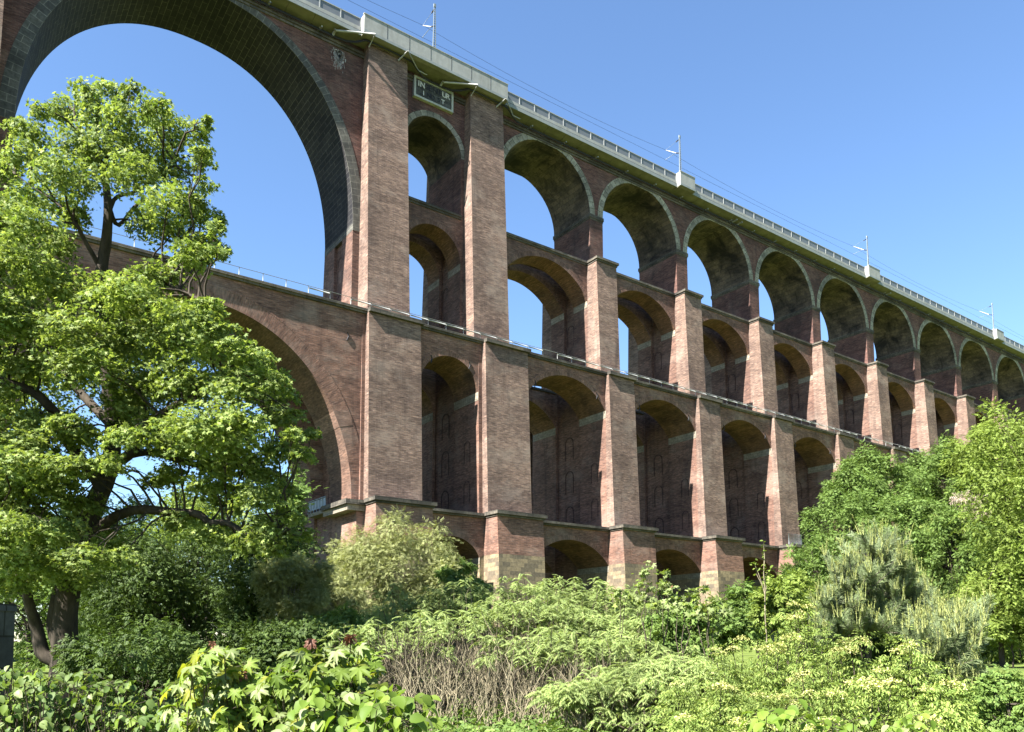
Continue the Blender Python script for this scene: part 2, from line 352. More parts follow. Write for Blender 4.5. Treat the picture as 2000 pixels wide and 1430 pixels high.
PIERS = list(range(-1, 14))
FR2, FR3, FR4 = 2.9, 1.4, 1.4                      # rear face of the front arch walls
for i in PIERS:
    twin = i in (-1, 0, 1, 2)
    pe = empty('pier', (0, 0, 0), parent=VIA)
    # --- top tier shaft
    L, R = ends(i, 1); mb = MB()
    if twin:
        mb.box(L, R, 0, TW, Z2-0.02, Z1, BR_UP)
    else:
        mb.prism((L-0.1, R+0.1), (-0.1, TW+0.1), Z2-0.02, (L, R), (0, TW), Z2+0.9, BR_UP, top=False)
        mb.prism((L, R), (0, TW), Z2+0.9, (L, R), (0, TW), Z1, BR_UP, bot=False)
    mb.build('upper_shaft', pe)
    if not twin:
        mb = MB(); mb.box(L-0.13, R+0.13, -0.13, TW+0.13, 59.35, 59.85, ST_LEDGE); mb.box(L-0.05, R+0.05, -0.05, TW+0.05, 59.1, 59.35, ST_LEDGE); mb.build('impost_course', pe)
    # --- second tier shaft
    L, R = ends(i, 2); mb = MB()
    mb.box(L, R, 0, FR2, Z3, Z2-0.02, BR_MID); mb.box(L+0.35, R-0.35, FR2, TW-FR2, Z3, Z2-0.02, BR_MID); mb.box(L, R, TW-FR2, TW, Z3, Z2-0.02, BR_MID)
    if i >= 1:
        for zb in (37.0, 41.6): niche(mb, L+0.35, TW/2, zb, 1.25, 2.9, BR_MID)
    mb.build('middle_shaft', pe)
    # --- third tier shaft
    L, R = ends(i, 3); mb = MB(); yb = TW-Y3F
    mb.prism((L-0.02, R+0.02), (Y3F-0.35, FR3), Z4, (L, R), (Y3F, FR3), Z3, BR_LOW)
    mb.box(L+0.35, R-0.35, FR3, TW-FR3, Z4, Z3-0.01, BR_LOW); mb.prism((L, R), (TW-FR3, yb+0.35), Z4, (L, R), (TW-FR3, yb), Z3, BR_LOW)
    if i >= 1:
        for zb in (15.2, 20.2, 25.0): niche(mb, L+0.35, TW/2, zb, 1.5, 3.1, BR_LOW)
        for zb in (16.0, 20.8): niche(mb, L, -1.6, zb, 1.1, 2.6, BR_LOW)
    mb.build('lower_shaft', pe)
    # --- base tier
    L, R = ends(i, 4); mb = MB(); yb = TW-Y4F
    mb.box(L, R, Y4F, FR4, 9.55, Z4, BR_LOW); mb.box(L+0.3, R-0.3, FR4, TW-FR4, -6, Z4-0.01, BR_LOW); mb.box(L, R, TW-FR4, yb, -6, Z4, BR_LOW)
    mb.box(L-0.01, R+0.01, Y4F-0.01, FR4+0.01, -6, 9.55, ST_BASE)
    mb.build('base', pe)
    # --- pilasters
    if twin:
        c = {1: (36.4, 41.65), 2: (50.35, 55.6), 0: (-3.6, 1.6), -1: (-17.6, -12.4)}[i]
        mb = MB(); mb.prism(c, (-2.6, 0.0), Z3, (c[0]+0.1, c[1]-0.1), (-1.2, 0.0), 68.72, BR_PIL); mb.build('pilaster', pe)
        mb = MB(); mb.prism(c, (TW, TW+2.6), Z3, (c[0]+0.1, c[1]-0.1), (TW, TW+1.2), 68.72, BR_PIL); mb.build('pilaster', pe)
        c = {1: (35.6, 41.95), 2: (50.6, 56.85), 0: (-4.0, 2.4), -1: (-18, -11.8)}[i]
    else:
        hw = 1.86; c = (PC[i]-hw, PC[i]+hw)
        mb = MB(); mb.prism((c[0]+0.06, c[1]-0.06), (-2.55, 0.0), Z3, c, (-2.0, 0.0), Z2-0.55, BR_PIL); mb.build('pilaster', pe)
        mb = MB(); mb.prism((c[0]+0.06, c[1]-0.06), (TW, TW+2.55), Z3, c, (TW, TW+2.0), Z2-0.05, BR_PIL); mb.build('pilaster', pe)
        mb = MB(); mb.box(c[0]-0.22, c[1]+0.22, -2.35, -0.26, Z2-0.3, Z2+0.02, ST_LEDGE); mb.box(c[0]-0.08, c[1]+0.08, -2.15, -0.26, Z2-0.55, Z2-0.3, ST_LEDGE); mb.build('pilaster_cap', pe)
        c = (PC[i]-2.31, PC[i]+2.31)
    mb = MB(); mb.prism((c[0]-0.02, c[1]+0.02), (-5.38, Y3F-0.1), Z4, c, (-4.64, Y3F-0.0), Z3-0.45, BR_PIL); mb.build('pilaster', pe)
    mb = MB(); mb.prism((c[0]-0.02, c[1]+0.02), (yb, TW+5.38), Z4, c, (yb, TW+4.64), Z3-0.1, BR_PIL); mb.build('pilaster', pe)
    mb = MB(); mb.prism((c[0]-0.5, c[1]+0.5), (TW-Y4F, TW+7.8), -6, (c[0]-0.5, c[1]+0.5), (TW-Y4F, TW+7.4), Z4-0.05, BR_LOW); mb.build('pilaster', pe)
    mb = MB(); mb.box(c[0]-0.02, c[1]+0.3, -5.0, Y3F-0.5, Z3-0.42, Z3+0.02, ST_LEDGE); mb.build('pilaster_cap', pe)
    w = 0.55 if not twin else 0.15
    c4 = (c[0]-w, c[1]+w)
    mb = MB()
    mb.prism((c4[0]+0.03, c4[1]-0.03), (-7.66, Y4F), 9.55, c4, (-7.4, Y4F), Z4-0.5, BR_LOW, bot=False)
    mb.prism((c4[0]-0.04, c4[1]+0.04), (-8.1, Y4F), -6, (c4[0]+0.02, c4[1]-0.02), (-7.67, Y4F), 9.55, ST_BASE)
    mb.build('pilaster', pe)
    mb = MB(); mb.box(c4[0]-0.3, c4[1]+0.3, -7.85, Y4F-0.57, Z4-0.28, Z4+0.12, ST_LEDGE); mb.box(c4[0]-0.12, c4[1]+0.12, -7.6, Y4F-0.57, Z4-0.5, Z4-0.28, ST_LEDGE); mb.build('pilaster_cap', pe)

for i in range(-1, 13):
    big = i == 0
    b = empty('arch_bay', (0, 0, 0), parent=VIA)
    tw = i in (-1, 1)
    # ---- top tier
    L, R = ends(i, 1)[1], ends(i+1, 1)[0]
    if big:
        arc = superell((L+R)/2, 46.1, (R-L)/2, 20.9, 2.2, 72)
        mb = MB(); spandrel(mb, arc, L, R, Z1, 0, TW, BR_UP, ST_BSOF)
        mb.build('upper_arch', b)
        mb = MB(); n = len(arc); th = [1.35-0.45*math.sin(math.pi*k/(n-1)) for k in range(n)]
        ring(mb, arc, th, 0, 0.04, ST_BIG); mb.build('upper_arch_ring', b)
        mb = MB(); mb.box(R-0.02, R+1.2, -0.03, TW+0.02, 46.1, 46.9, ST_BIG); mb.build('springer', b)
    elif tw:
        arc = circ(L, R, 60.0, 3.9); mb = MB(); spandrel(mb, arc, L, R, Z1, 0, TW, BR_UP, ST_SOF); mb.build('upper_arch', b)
        mb = MB(); ring(mb, arc, 0.72, 0, 0.04, ST_RING); mb.build('upper_arch_ring', b)
    else:
        arc = circ(L, R, 59.85, (R-L)/2); arc = [(x, min(z, 67.2)) for x, z in arc]
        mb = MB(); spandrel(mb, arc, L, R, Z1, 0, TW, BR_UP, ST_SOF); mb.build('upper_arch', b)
        mb = MB(); ring(mb, arc, 0.95, 0, 0.045, ST_RING, zmax=Z1-0.02); mb.build('upper_arch_ring', b)
    # ---- second tier
    L, R = ends(i, 2)[1], ends(i+1, 2)[0]
    if not big:
        zs, rise = (46.2, 3.84) if tw else (46.75, 4.15)
        arc = circ(L, R, zs, rise)
        for ya, yc in ((0, FR2), (TW-FR2, TW)):
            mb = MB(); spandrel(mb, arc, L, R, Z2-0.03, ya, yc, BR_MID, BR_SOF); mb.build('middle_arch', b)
        mb = MB(); ring(mb, arc, 0.52, 0, 0.03, BR_MID); ring(mb, offset(arc, 0.52), 0.16, 0, 0.045, BR_MID); mb.build('middle_arch_ring', b)
        mb = MB(); ring(mb, arc, 0.5, TW-FR2, 0.03, BR_MID); mb.build('middle_arch_ring', b)
        for x, s in ((L, 1), (R, -1)):
            for y0, y1 in ((-0.02, FR2+0.02), (TW-FR2-0.02, TW+0.02)):
                mb = MB(); mb.box(min(x, x+s*0.03), max(x, x+s*0.03), y0, y1, zs-0.85, zs+0.05, ST_IMP); mb.build('impost_stone', b)
        mb = MB(); mb.box(L-0.01, R+0.01, -0.28, 0.0, Z2-0.3, Z2, ST_LEDGE); mb.box(L-0.01, R+0.01, -0.14, 0.0, Z2-0.55, Z2-0.3, ST_LEDGE)
        mb.build('ledge', b)
        mb = MB(); mb.box(L-0.01, R+0.01, TW-FR2-0.25, TW-FR2, Z2-0.3, Z2, ST_LEDGE); mb.build('ledge', b)
    # ---- third tier
    L, R = ends(i, 3)[1], ends(i+1, 3)[0]; yb = TW-Y3F
    if big:
        arc = superell(19.05, 14.4, 15.3, 17.8, 2.0, 64)
        L2, R2 = L, R
        for ya, yc in ((Y3F, FR3), (TW-FR3, yb)):
            mb = MB(); spandrel(mb, arc, L, R, Z3, ya, yc, BR_LOW, BR_GSOF); mb.build('great_arch', b)
        mb = MB(); ring(mb, arc, 1.5, Y3F, 0.03, BR_LOW); ring(mb, offset(arc, 1.5), 0.18, Y3F, 0.045, BR_LOW); mb.build('great_arch_ring', b)
        mb = MB(); ring(mb, arc, 1.2, TW-FR3, 0.03, BR_LOW); mb.build('great_arch_ring', b)
        mb = MB()
        a = offset(arc, 0.0); 
        for (x, z) in [p for p in arc if 22.2 < p[1] < 23.9 and p[0] > 19][:2]:
            pass
        seg = [p for p in arc if p[0] > 19 and 22.0 < p[1] < 23.6]
        for p, q in zip(seg[:-1], seg[1:]):
            mb.poly([(p[0]-0.03, Y3F-0.05, p[1]), (q[0]-0.03, Y3F-0.05, q[1]), (q[0]+1.5, Y3F-0.05, q[1]+0.4), (p[0]+1.5, Y3F-0.05, p[1]+0.4)][::-1], BR_NICHE)
            mb.poly([(p[0]-0.03, Y3F-0.05, p[1]), (p[0]-0.03, FR3+0.02, p[1]), (q[0]-0.03, FR3+0.02, q[1]), (q[0]-0.03, Y3F-0.05, q[1])], BR_NICHE)
        mb.build('impost_stones', b)
        mb = MB(); mb.box(33.2, 35.6, Y4F-0.5, FR3, Z4-0.5, Z4, ST_LEDGE); mb.box(33.5, 35.6, Y4F-0.2, FR3, Z4-1.1, Z4-0.5, ST_IMP); mb.build('springing_ledge', b)
        mb = MB()
        mb.box(33.75, 35.3, 1.55, 6.4, Z4-0.55, Z4-0.15, ST_IMP)
        mb.build('platform', b)
        mb = MB()
        for zz in (14.5, 15.6): mb.tube([(33.8, 1.5, zz), (33.8, 6.5, zz)], 0.05, GUARD, 5)
        for yy in np.linspace(1.5, 6.5, 7): mb.tube([(33.8, yy, 14.2), (33.8, yy, 15.6)], 0.05, GUARD, 5)
        mb.box(33.82, 33.84, 1.6, 6.4, 14.5, 15.5, GUARD); mb.build('guard_rail', b)
    else:
        zs, rise = (28.9, 3.55) if tw else (30.1, 3.45)
        arc = circ(L, R, zs, rise)
        for ya, yc in ((Y3F, FR3), (TW-FR3, yb)):
            mb = MB(); spandrel(mb, arc, L, R, Z3, ya, yc, BR_LOW, BR_SOF); mb.build('lower_arch', b)
        mb = MB(); ring(mb, arc, 0.5, Y3F, 0.03, BR_LOW); ring(mb, offset(arc, 0.5), 0.16, Y3F, 0.045, BR_LOW); mb.build('lower_arch_ring', b)
        mb = MB(); ring(mb, arc, 0.5, TW-FR3, 0.03, BR_LOW); mb.build('lower_arch_ring', b)
        for x, s in ((L, 1), (R, -1)):
            for y0, y1 in ((Y3F-0.09, FR3+0.02), (TW-FR3-0.02, yb+0.02)):
                mb = MB(); mb.box(min(x, x+s*0.035), max(x, x+s*0.035), y0, y1, zs-0.95, zs+0.05, ST_IMP); mb.build('impost_stone', b)
    mb = MB(); Lp, Rp = ends(i, 3); L3 = Lp; R3 = ends(i+1, 3)[0]
    mb.box(L3, R3, Y3F-0.42, Y3F, Z3-0.28, Z3, ST_LEDGE); mb.box(L3, R3, Y3F-0.25, Y3F, Z3-0.5, Z3-0.28, ST_LEDGE)
    mb.build('ledge', b)
    mb = MB(); mb.box(L, R, TW-FR3-0.3, TW-FR3, Z3-0.3, Z3, ST_LEDGE); mb.build('ledge', b)
    # ---- base tier
    L, R = ends(i, 4)[1], ends(i+1, 4)[0]; yb = TW-Y4F
    if not big:
        zs, rise = (9.3, 2.2) if tw else (9.4, 2.95)
        arc = circ(L, R, zs, rise)
        for ya, yc in ((Y4F, FR4), (TW-FR4, yb)):
            mb = MB(); spandrel(mb, arc, L, R, Z4-0.02, ya, yc, BR_LOW, BR_SOF); mb.build('base_arch', b)
        mb = MB(); ring(mb, arc, 0.55, Y4F, 0.03, BR_LOW); mb.build('base_arch_ring', b)
        for x, s in ((L, 1), (R, -1)): mb = MB(); mb.box(min(x, x+s*0.05), max(x, x+s*0.05), Y4F-0.03, FR4+0.03, zs-0.75, zs, ST_IMP); mb.build('impost_stone', b)
        mb = MB(); mb.box(ends(i, 4)[0], R, Y4F-0.55, Y4F, Z4-0.3, Z4, ST_LEDGE); mb.box(ends(i, 4)[0], R, Y4F-0.3, Y4F, Z4-0.5, Z4-0.3, ST_LEDGE); mb.build('ledge', b)
    # iron anchors near the arch crowns
    for (x, z) in ((L+1.1, 31.6), (R-1.1, 31.9)):
        mb = MB(); mb.tube([(x, Y3F-0.06, z+0.45), (x+0.12, Y3F-0.07, z), (x-0.05, Y3F-0.06, z-0.45)], 0.07, DARK, 4); mb.build('wall_anchor', b)

# ------------------------------------------------------------------ railing on the terrace of the third tier
def span_mask(): pass
mb = MB()
x = -18.0
xs = list(np.arange(-18, 230, 2.35))
for x in xs:
    mb.tube([(x, Y3F-0.3, Z3-0.02), (x, Y3F-0.3, Z3+0.85)], 0.035, RAIL_W, 4)
mb.tube([(-18, Y3F-0.3, Z3+0.82), (230, Y3F-0.3, Z3+0.82)], 0.03, RAIL_W, 5)
r2 = np.random.default_rng(3)
for x in xs:
    if (x > 32 and r2.random() < 0.9) or r2.random() < 0.05: mb.tube([(x+0.05, Y3F-0.33, Z3+0.6), (x+2.25, Y3F-0.33, Z3+0.6)], 0.075, RAIL_W, 6)
mb.build('terrace_railing', VIA)

# ------------------------------------------------------------------ deck
X0, X1 = -30.0, 300.0
DK = empty('track_deck', (0, 0, 0), parent=VIA)
BOX = [(-17.3, 2.9), (35.4, 55.5), (87.8, 91.1), (140.1, 144.0), (193.6, 197.2), (246, 249.6)]
mb = MB()
mb.box(X0, X1, -0.28, 0.0, Z1+0.02, Z1+0.35, ST_LEDGE); mb.box(X0, X1, -0.14, 0.0, Z1-0.28, Z1+0.02, ST_LEDGE)
mb.box(X0, X1, 0.0, TW, Z1, Z1+0.55, ST_LEDGE)
mb.build('cornice', DK)
mb = MB()
# slab with a sloping soffit, in lengths with open joints
xj = X0
while xj < X1:
    xe = min(xj+3.0, X1)
    mb.prism((xj+0.02, xe-0.02), (-0.1, TW+0.1), 68.62, (xj+0.02, xe-0.02), (-1.55, TW+1.55), 68.86, CONC_SOF, top=False)
    mb.box(xj+0.02, xe-0.02, -1.55, TW+1.55, 68.86, 69.2, CONC_SOF)
    xj = xe
mb.box(X0, X1, 0.0, TW, Z1+0.55, 68.61, BR_UP)
mb.build('slab', DK)
mb = MB(); mb.box(X0, X1, -1.62, -1.5, 68.78, 69.26, CONC_STRIP); mb.box(X0, X1, -1.56, -1.2, 69.26, 69.8, CONC); mb.box(X0, X1, TW+1.2, TW+1.56, 68.8, 69.8, CONC); mb.box(X0, X1, -1.6, -1.56, 69.26, 69.33, DARK); mb.build('edge_beam', DK)
for k, (a, c) in enumerate(BOX):
    mb = MB()
    mb.prism((a, c), (-1.9, -0.1), 68.68, (a, c), (-2.35, -0.1), 68.84, CONC_SOF)
    mb.box(a-0.02, c+0.02, -2.4, -1.63, 68.80, 69.12, CONC_STRIP)
    mb.box(a, c, -2.33, -2.1, 69.12, 71.0, CONC)
    for xx in (a, c-0.25): mb.box(xx, xx+0.25, -2.1, -1.2, 69.12, 71.0, CONC)
    mb.box(a-0.05, c+0.05, -2.38, -2.06, 71.0, 71.1, CONC)
    x = a+2.9
    while x < c-1:
        mb.box(x, x+0.04, -2.345, -2.33, 69.15, 71.0, DARK); x += 2.9
    mb.build('parapet_box', DK)
edges = [(X0, BOX[0][0])]+[(BOX[k][1], BOX[k+1][0]) for k in range(len(BOX)-1)]+[(BOX[-1][1], X1)]
for (a, c) in edges:
    rl = MB(); pn = MB(); n = max(1, round((c-a)/2.55)); st = (c-a)/n
    for k in range(n+1):
        x = a+st*k; x = min(max(x, a+0.06), c-0.06); rl.box(x-0.055, x+0.055, -1.53, -1.42, 69.8, 70.9, RAIL_W)
    rl.box(a, c, -1.53, -1.43, 70.82, 70.92, RAIL_W)
    r_ = rl.build('railing', DK)
    pn.box(a+0.05, c-0.05, -1.48, -1.45, 69.86, 70.8, RAIL_G); pn.build('infill_panel', r_)
# drain spouts
for x in list(np.arange(7.5, 33, 5.85))+list(np.arange(60.5, 225, 5.85)):
    mb = MB(); mb.tube([(x, 0.0, 68.25), (x+0.05, -0.95, 68.2)], 0.11, CONC, 6); mb.build('drain_spout', DK)
for x in (102.3, 103.6, 149.5): 
    mb = MB(); mb.tube([(x, 0.0, 68.3), (x, -1.35, 68.35)], 0.13, RAIL_W, 6); mb.build('drain_spout', DK)
# black cable ducts slung below the slab; they swing out round the heads of the twin pilasters
def duct(off, dz):
    pts = []
    for x in np.arange(-28, 298, 1.0):
        y = -0.42-off; z = 68.05+dz
        for (a, c) in ((36.5, 41.6), (50.4, 55.5), (-3.5, 1.5), (-17.5, -12.5)):
            if a-3.5 < x < c+3.5:
                t = min(1, max(0, (x-(a-3.5))/3.5))*min(1, max(0, ((c+3.5)-x)/3.5)); t = t*t*(3-2*t)
                y -= 1.1*t; z += 0.55*t-0.35*math.sin(min(1, abs(t))*math.pi)
        pts.append((x, y, z))
    return pts
for off, dz in ((0.0, 0.12), (0.12, -0.1)):
    mb = MB(); mb.tube(duct(off, dz), 0.085, PIPE, 6); mb.build('cable_duct', DK, smooth=True)
# grey service pipes with brackets at the pilaster heads
for xa, xb, zz in ((32.5, 36.6, 68.4), (46.6, 50.6, 68.3)):
    mb = MB(); mb.tube([(xa, -1.0, zz), (xb, -2.75, zz+0.33)], 0.11, RAIL_W, 7); mb.tube([(xa-0.05, -0.3, zz-0.3), (xa, -1.1, zz+0.05)], 0.14, CONC, 6)
    mb.tube([(xb, -2.75, zz+0.33), (xb-0.1, -1.3, zz-0.35)], 0.06, CONC, 6); mb.build('service_pipe', DK)
for xa in (40.8, 54.9):
    mb = MB(); mb.tube([(xa, -2.75, 68.62), (xa+2.3, -1.1, 68.2), (xa+3.6, -0.9, 68.35)], 0.07, RAIL_W, 6)
    mb.tube([(xa-0.5, -1.3, 68.1), (xa, -2.75, 68.62)], 0.09, CONC, 6); mb.build('service_pipe', DK)

# ------------------------------------------------------------------ plaque with the weathered inscription
PQ = empty('inscription_plaque', (0, 0, 0), parent=VIA)
mb = MB(); mb.box(43.2, 48.25, -0.33, 0.02, 65.62, 67.8, PLQ); mb.build('panel', PQ)
mb = MB()
for (a, c, e, f) in ((42.95, 48.5, 67.8, 68.05), (42.95, 48.5, 65.37, 65.62), (42.95, 43.2, 65.62, 67.8), (48.25, 48.5, 65.62, 67.8)): mb.box(a, c, -0.43, 0.02, e, f, PLQ_F)
mb.build('frame', PQ)
def lettering(txt, x, z, size, m, name):
    cu = bpy.data.curves.new(name, 'FONT'); cu.body = txt; cu.size = size; cu.extrude = 0.015; cu.offset = 0.02
    o = bpy.data.objects.new(name, cu); COL.objects.link(o)
    dg = bpy.context.evaluated_depsgraph_get(); me = bpy.data.meshes.new_from_object(o.evaluated_get(dg))
    bpy.data.objects.remove(o); bpy.data.curves.remove(cu)
    me.materials.clear(); me.materials.append(m)
    q = bpy.data.objects.new(name, me); COL.objects.link(q); q.parent = PQ
    q.rotation_euler = (RAD(90), 0, 0); q.location = (x, -0.345, z); return q
xs_ = 43.5
for ch, w, m in (('I', 0.27, LET_W), ('N', 0.62, LET_W), ('G', 0.62, LET_D), ('E', 0.5, LET_D), ('N', 0.6, LET_D), ('I', 0.28, LET_D), ('E', 0.5, LET_D), ('U', 0.56, LET_W), ('R', 0.5, LET_W)):
    lettering(ch, xs_, 66.93, 0.95, m, 'letter'); xs_ += w
xs_ = 44.2
for ch, w, m in (('I', 0.55, LET_W), ('N', 0.55, LET_D), ('D', 0.95, LET_D), ('S', 0.55, LET_D), ('T', 0.5, LET_W)):
    lettering(ch, xs_, 65.98, 0.78, m, 'letter'); xs_ += w

# lime bloom on the spandrel beside the first twin pier
mb = MB()
r3 = np.random.default_rng(11)
for k in range(420):
    x = 33.4+0.33*r3.normal(); t_ = r3.beta(1.1, 2.0); z = 67.1-2.6*t_; h = 0.06+0.3*r3.random()**2; w = (0.02+0.10*r3.random())*(1-0.6*t_)
    mb.box(x, x+w, -0.006, 0.01, z-h, z, LIME)
mb.build('lime_streak', VIA)

# ------------------------------------------------------------------ catenary masts and wires
def mast(x, label):
    e = empty('catenary_mast', (x, -1.5, 69.8), label, 'mast', 'railway masts along the viaduct deck')
    mb = MB(); h = 7.8; 
    mb.box(-0.24, 0.24, -0.24, 0.24, -0.5, 1.55, CONC); mb.build('foot', e)
    mb = MB()
    for s in (-1, 1):
        mb.prism((s*0.2-0.035, s*0.2+0.035), (-0.07, 0.07), 0, (s*0.085-0.025, s*0.085+0.025), (-0.04, 0.04), h, GALV)
    for k in range(20):
        z = 1.8+k*0.31; w = 0.2-0.09*z/h; mb.box(-w, w, -0.04, 0.04, z, z+0.06, GALV)
    mb.box(-0.14, 0.14, -0.09, 0.09, h-0.4, h, GALV); mb.build('lattice_post', e)
    mb = MB(); mb.tube([(0, 0.75, 5.3), (0, 2.9, 6.9)], 0.05, WHITE, 6); mb.tube([(0, 0.1, 7.2), (0, 2.85, 6.95)], 0.02, GALV, 4)
    mb.tube([(0, 0.9, 5.35), (0, 3.1, 5.35)], 0.035, GALV, 5)
    mb.build('cantilever_arm', e)
    for p, q in (((0, 0.1, 4.95), (0, 0.75, 5.3)), ((0, 0.2, 7.2), (0, 0.75, 7.14))):
        mb = MB(); mb.tube([p, q], 0.09, DARK, 6); mb.build('insulator', e)
    return e
mast(45.05, 'lattice steel railway mast behind the long concrete parapet above the plaque')
mast(88.75, 'lattice steel railway mast by the parapet box right of the second open top arch')
mast(141.4, 'lattice steel railway mast by the small parapet box, second nearest the hill')
mast(194.1, 'faint lattice steel railway mast by the last parapet box next to the hill')
for nm, y, z, lab, sag in (('catenary_wire', 1.35, 76.7, 'upper thin overhead wire sagging from mast to mast above the deck', 0.9), ('contact_wire', 1.5, 75.15, 'lower taut overhead wire running level above the deck', 0.0)):
    mb = MB(); pts = []; ms = [-8, 45.05, 88.75, 141.4, 194.1, 247]
    for a, c in zip(ms[:-1], ms[1:]):
        for t in np.linspace(0, 1, 12)[:-1]: pts.append((a+(c-a)*t, y, z-sag*4*t*(1-t)))
    pts.append((247, y, z)); mb.tube(pts, 0.022, DARK, 4); o = mb.build(nm); tag(o, lab, 'wire')
# ------------------------------------------------------------------ terrain
def ground_h(x, y):
    x = np.asarray(x, float); y = np.asarray(y, float)
    x0 = 78+(y+53)*0.36
    t = 0.44*(x-x0)
    hill = np.where(t > 30, t, np.log1p(np.exp(np.clip(t/2.5, -40, 30)))*2.5)
    hill = np.minimum(hill, 70+0.02*t)
    return -1.75+hill+0.18*np.sin(x*0.21+1.3)*np.cos(y*0.17)*np.clip(np.hypot(x, y+80)/40, 0, 1)
gx = np.concatenate([np.arange(-300, -60, 12), np.arange(-60, 160, 2.5), np.arange(160, 620, 12)])
gy = np.concatenate([np.arange(-140, 40, 2.5), np.arange(40, 700, 14)])
GX, GY = np.meshgrid(gx, gy); GZ = ground_h(GX, GY)
nx, ny = len(gx), len(gy)
me = bpy.data.meshes.new('ground')
idx = np.arange(nx*ny).reshape(ny, nx)
fq = np.stack([idx[:-1, :-1], idx[:-1, 1:], idx[1:, 1:], idx[1:, :-1]], -1).reshape(-1, 4)
me.from_pydata(np.stack([GX, GY, GZ], -1).reshape(-1, 3).tolist(), [], fq.tolist()); me.update()
me.polygons.foreach_set('use_smooth', np.ones(len(me.polygons), bool))
t = NT('ground_grass'); pos = t.n('ShaderNodeNewGeometry').outputs['Position']
c = t.ramp(t.noise(pos, 0.35, 6, 0.65), [(0.3, (0.06, 0.085, 0.022)), (0.52, (0.12, 0.17, 0.035)), (0.7, (0.18, 0.22, 0.055))])
c = t.mix(t.ramp(t.noise(pos, 9.0, 4, 0.7), [(0.4, 0.0), (0.7, 0.6)]), c, (0.14, 0.17, 0.05))
t.bsdf(c, 0.95, 0.1)
me.materials.append(t.m); go = bpy.data.objects.new('ground', me); COL.objects.link(go); tag(go, kind='structure')

# ------------------------------------------------------------------ leaf templates  (x = towards the tip, y = side, z = upper face)
def polar(half, droop=0.16, fold=0.06):
    pts = [(0.0, 0.0, 0.03)]
    full = [(a, r) for a, r in half]+[(180, 0.05)]+[(-a, r) for a, r in half[:0:-1]]
    for a, r in full:
        t_ = RAD(a); pts.append((r*math.cos(t_), r*math.sin(t_), -droop*r*r+fold*abs(math.sin(t_*3.7))*r))
    n = len(full); return np.array(pts), [(0, 1+i, 1+(i+1) % n) for i in range(n)]
T_MAPLE = polar([(0, 1.0), (24, 0.48), (50, 0.92), (78, 0.42), (105, 0.62)])
T_MAPLE_BIG = polar([(0, 1.06), (6, 0.80), (13, 0.82), (17, 0.60), (25, 0.43), (33, 0.60), (38, 0.80), (43, 0.78), (48, 1.0), (55, 0.74), (62, 0.75), (67, 0.54), (77, 0.38), (88, 0.50), (98, 0.70), (107, 0.56), (120, 0.42), (150, 0.2)], 0.34, 0.17)
T_OVAL = (np.array([(0, 0, 0), (.3, .27, .06), (.7, .25, .05), (1, 0, -.1), (.7, -.25, .05), (.3, -.27, .06)], float), [(0, 1, 2, 3), (0, 3, 4, 5)])
T_ROUND = (np.array([(0, 0, 0), (.10, .26, .07), (.42, .42, .11), (.78, .32, -.02), (1.08, 0, -.30), (.78, -.32, -.02), (.42, -.42, .11), (.10, -.26, .07), (.5, 0, -.04)], float), [(0, 1, 2, 8), (8, 2, 3, 4), (8, 4, 5, 6), (0, 8, 6, 7)])
T_LANCE = (np.array([(0, 0, 0), (.42, .15, .03), (1, 0, -.12), (.42, -.15, .03)], float), [(0, 1, 2), (0, 2, 3)])
T_BLADE = (np.array([(0, .03, 0), (1, 0, 0), (0, -.03, 0)], float), [(0, 1, 2)])
T_SPRIG = None
def join_templates(parts):
    V = []; F = []
    for v, f in parts:
        b = sum(len(x) for x in V); V.append(v); F += [tuple(b+i for i in q) for q in f]
    return np.concatenate(V), F
def place(tpl, origin, yaw, pitch, s, roll=0.0):
    v, f = tpl; v = v*s
    cy_, sy_, cp, sp, cr, sr = math.cos(yaw), math.sin(yaw), math.cos(pitch), math.sin(pitch), math.cos(roll), math.sin(roll)
    v = np.stack([v[:, 0], v[:, 1]*cr-v[:, 2]*sr, v[:, 1]*sr+v[:, 2]*cr], 1)
    x = v[:, 0]*cp-v[:, 2]*sp; z = v[:, 0]*sp+v[:, 2]*cp; y = v[:, 1]
    return np.stack([x*cy_-y*sy_, x*sy_+y*cy_, z], 1)+np.array(origin), f
def frond(npair, leaf, droop=0.45, spread=1.1):
    """pinnate leaf one unit long that arches over"""
    parts = []
    for k in range(npair):
        u = 0.15+0.8*k/max(1, npair-1); o = (u, 0, 0.25*u-droop*u*u)
        s = leaf*(1-0.45*abs(u-0.5))
        for sg in (-1, 1): parts.append(place(T_LANCE, o, sg*spread*(1-0.25*u), -0.35-0.4*u, s))
    parts.append(place(T_LANCE, (1.0, 0, 0.25-droop), 0, -0.7, leaf*0.9))
    return join_templates(parts)
T_FROND = frond(7, 0.36, 0.6)
T_FROND_ELDER = frond(3, 0.56, 0.35, 0.95)
T_TWIG = join_templates([place(T_OVAL, (0.16*k, 0, 0.03*k), (0.9 if k % 2 else -0.9)*(1-0.1*k), -0.25, 0.42) for k in range(5)]+[place(T_OVAL, (0.75, 0, 0.1), 0, -0.2, 0.42)])
T_TWIG_FINE = join_templates([place(T_LANCE, (0.12*k, 0, 0.02*k), (0.75 if k % 2 else -0.75), -0.1, 0.36) for k in range(8)])

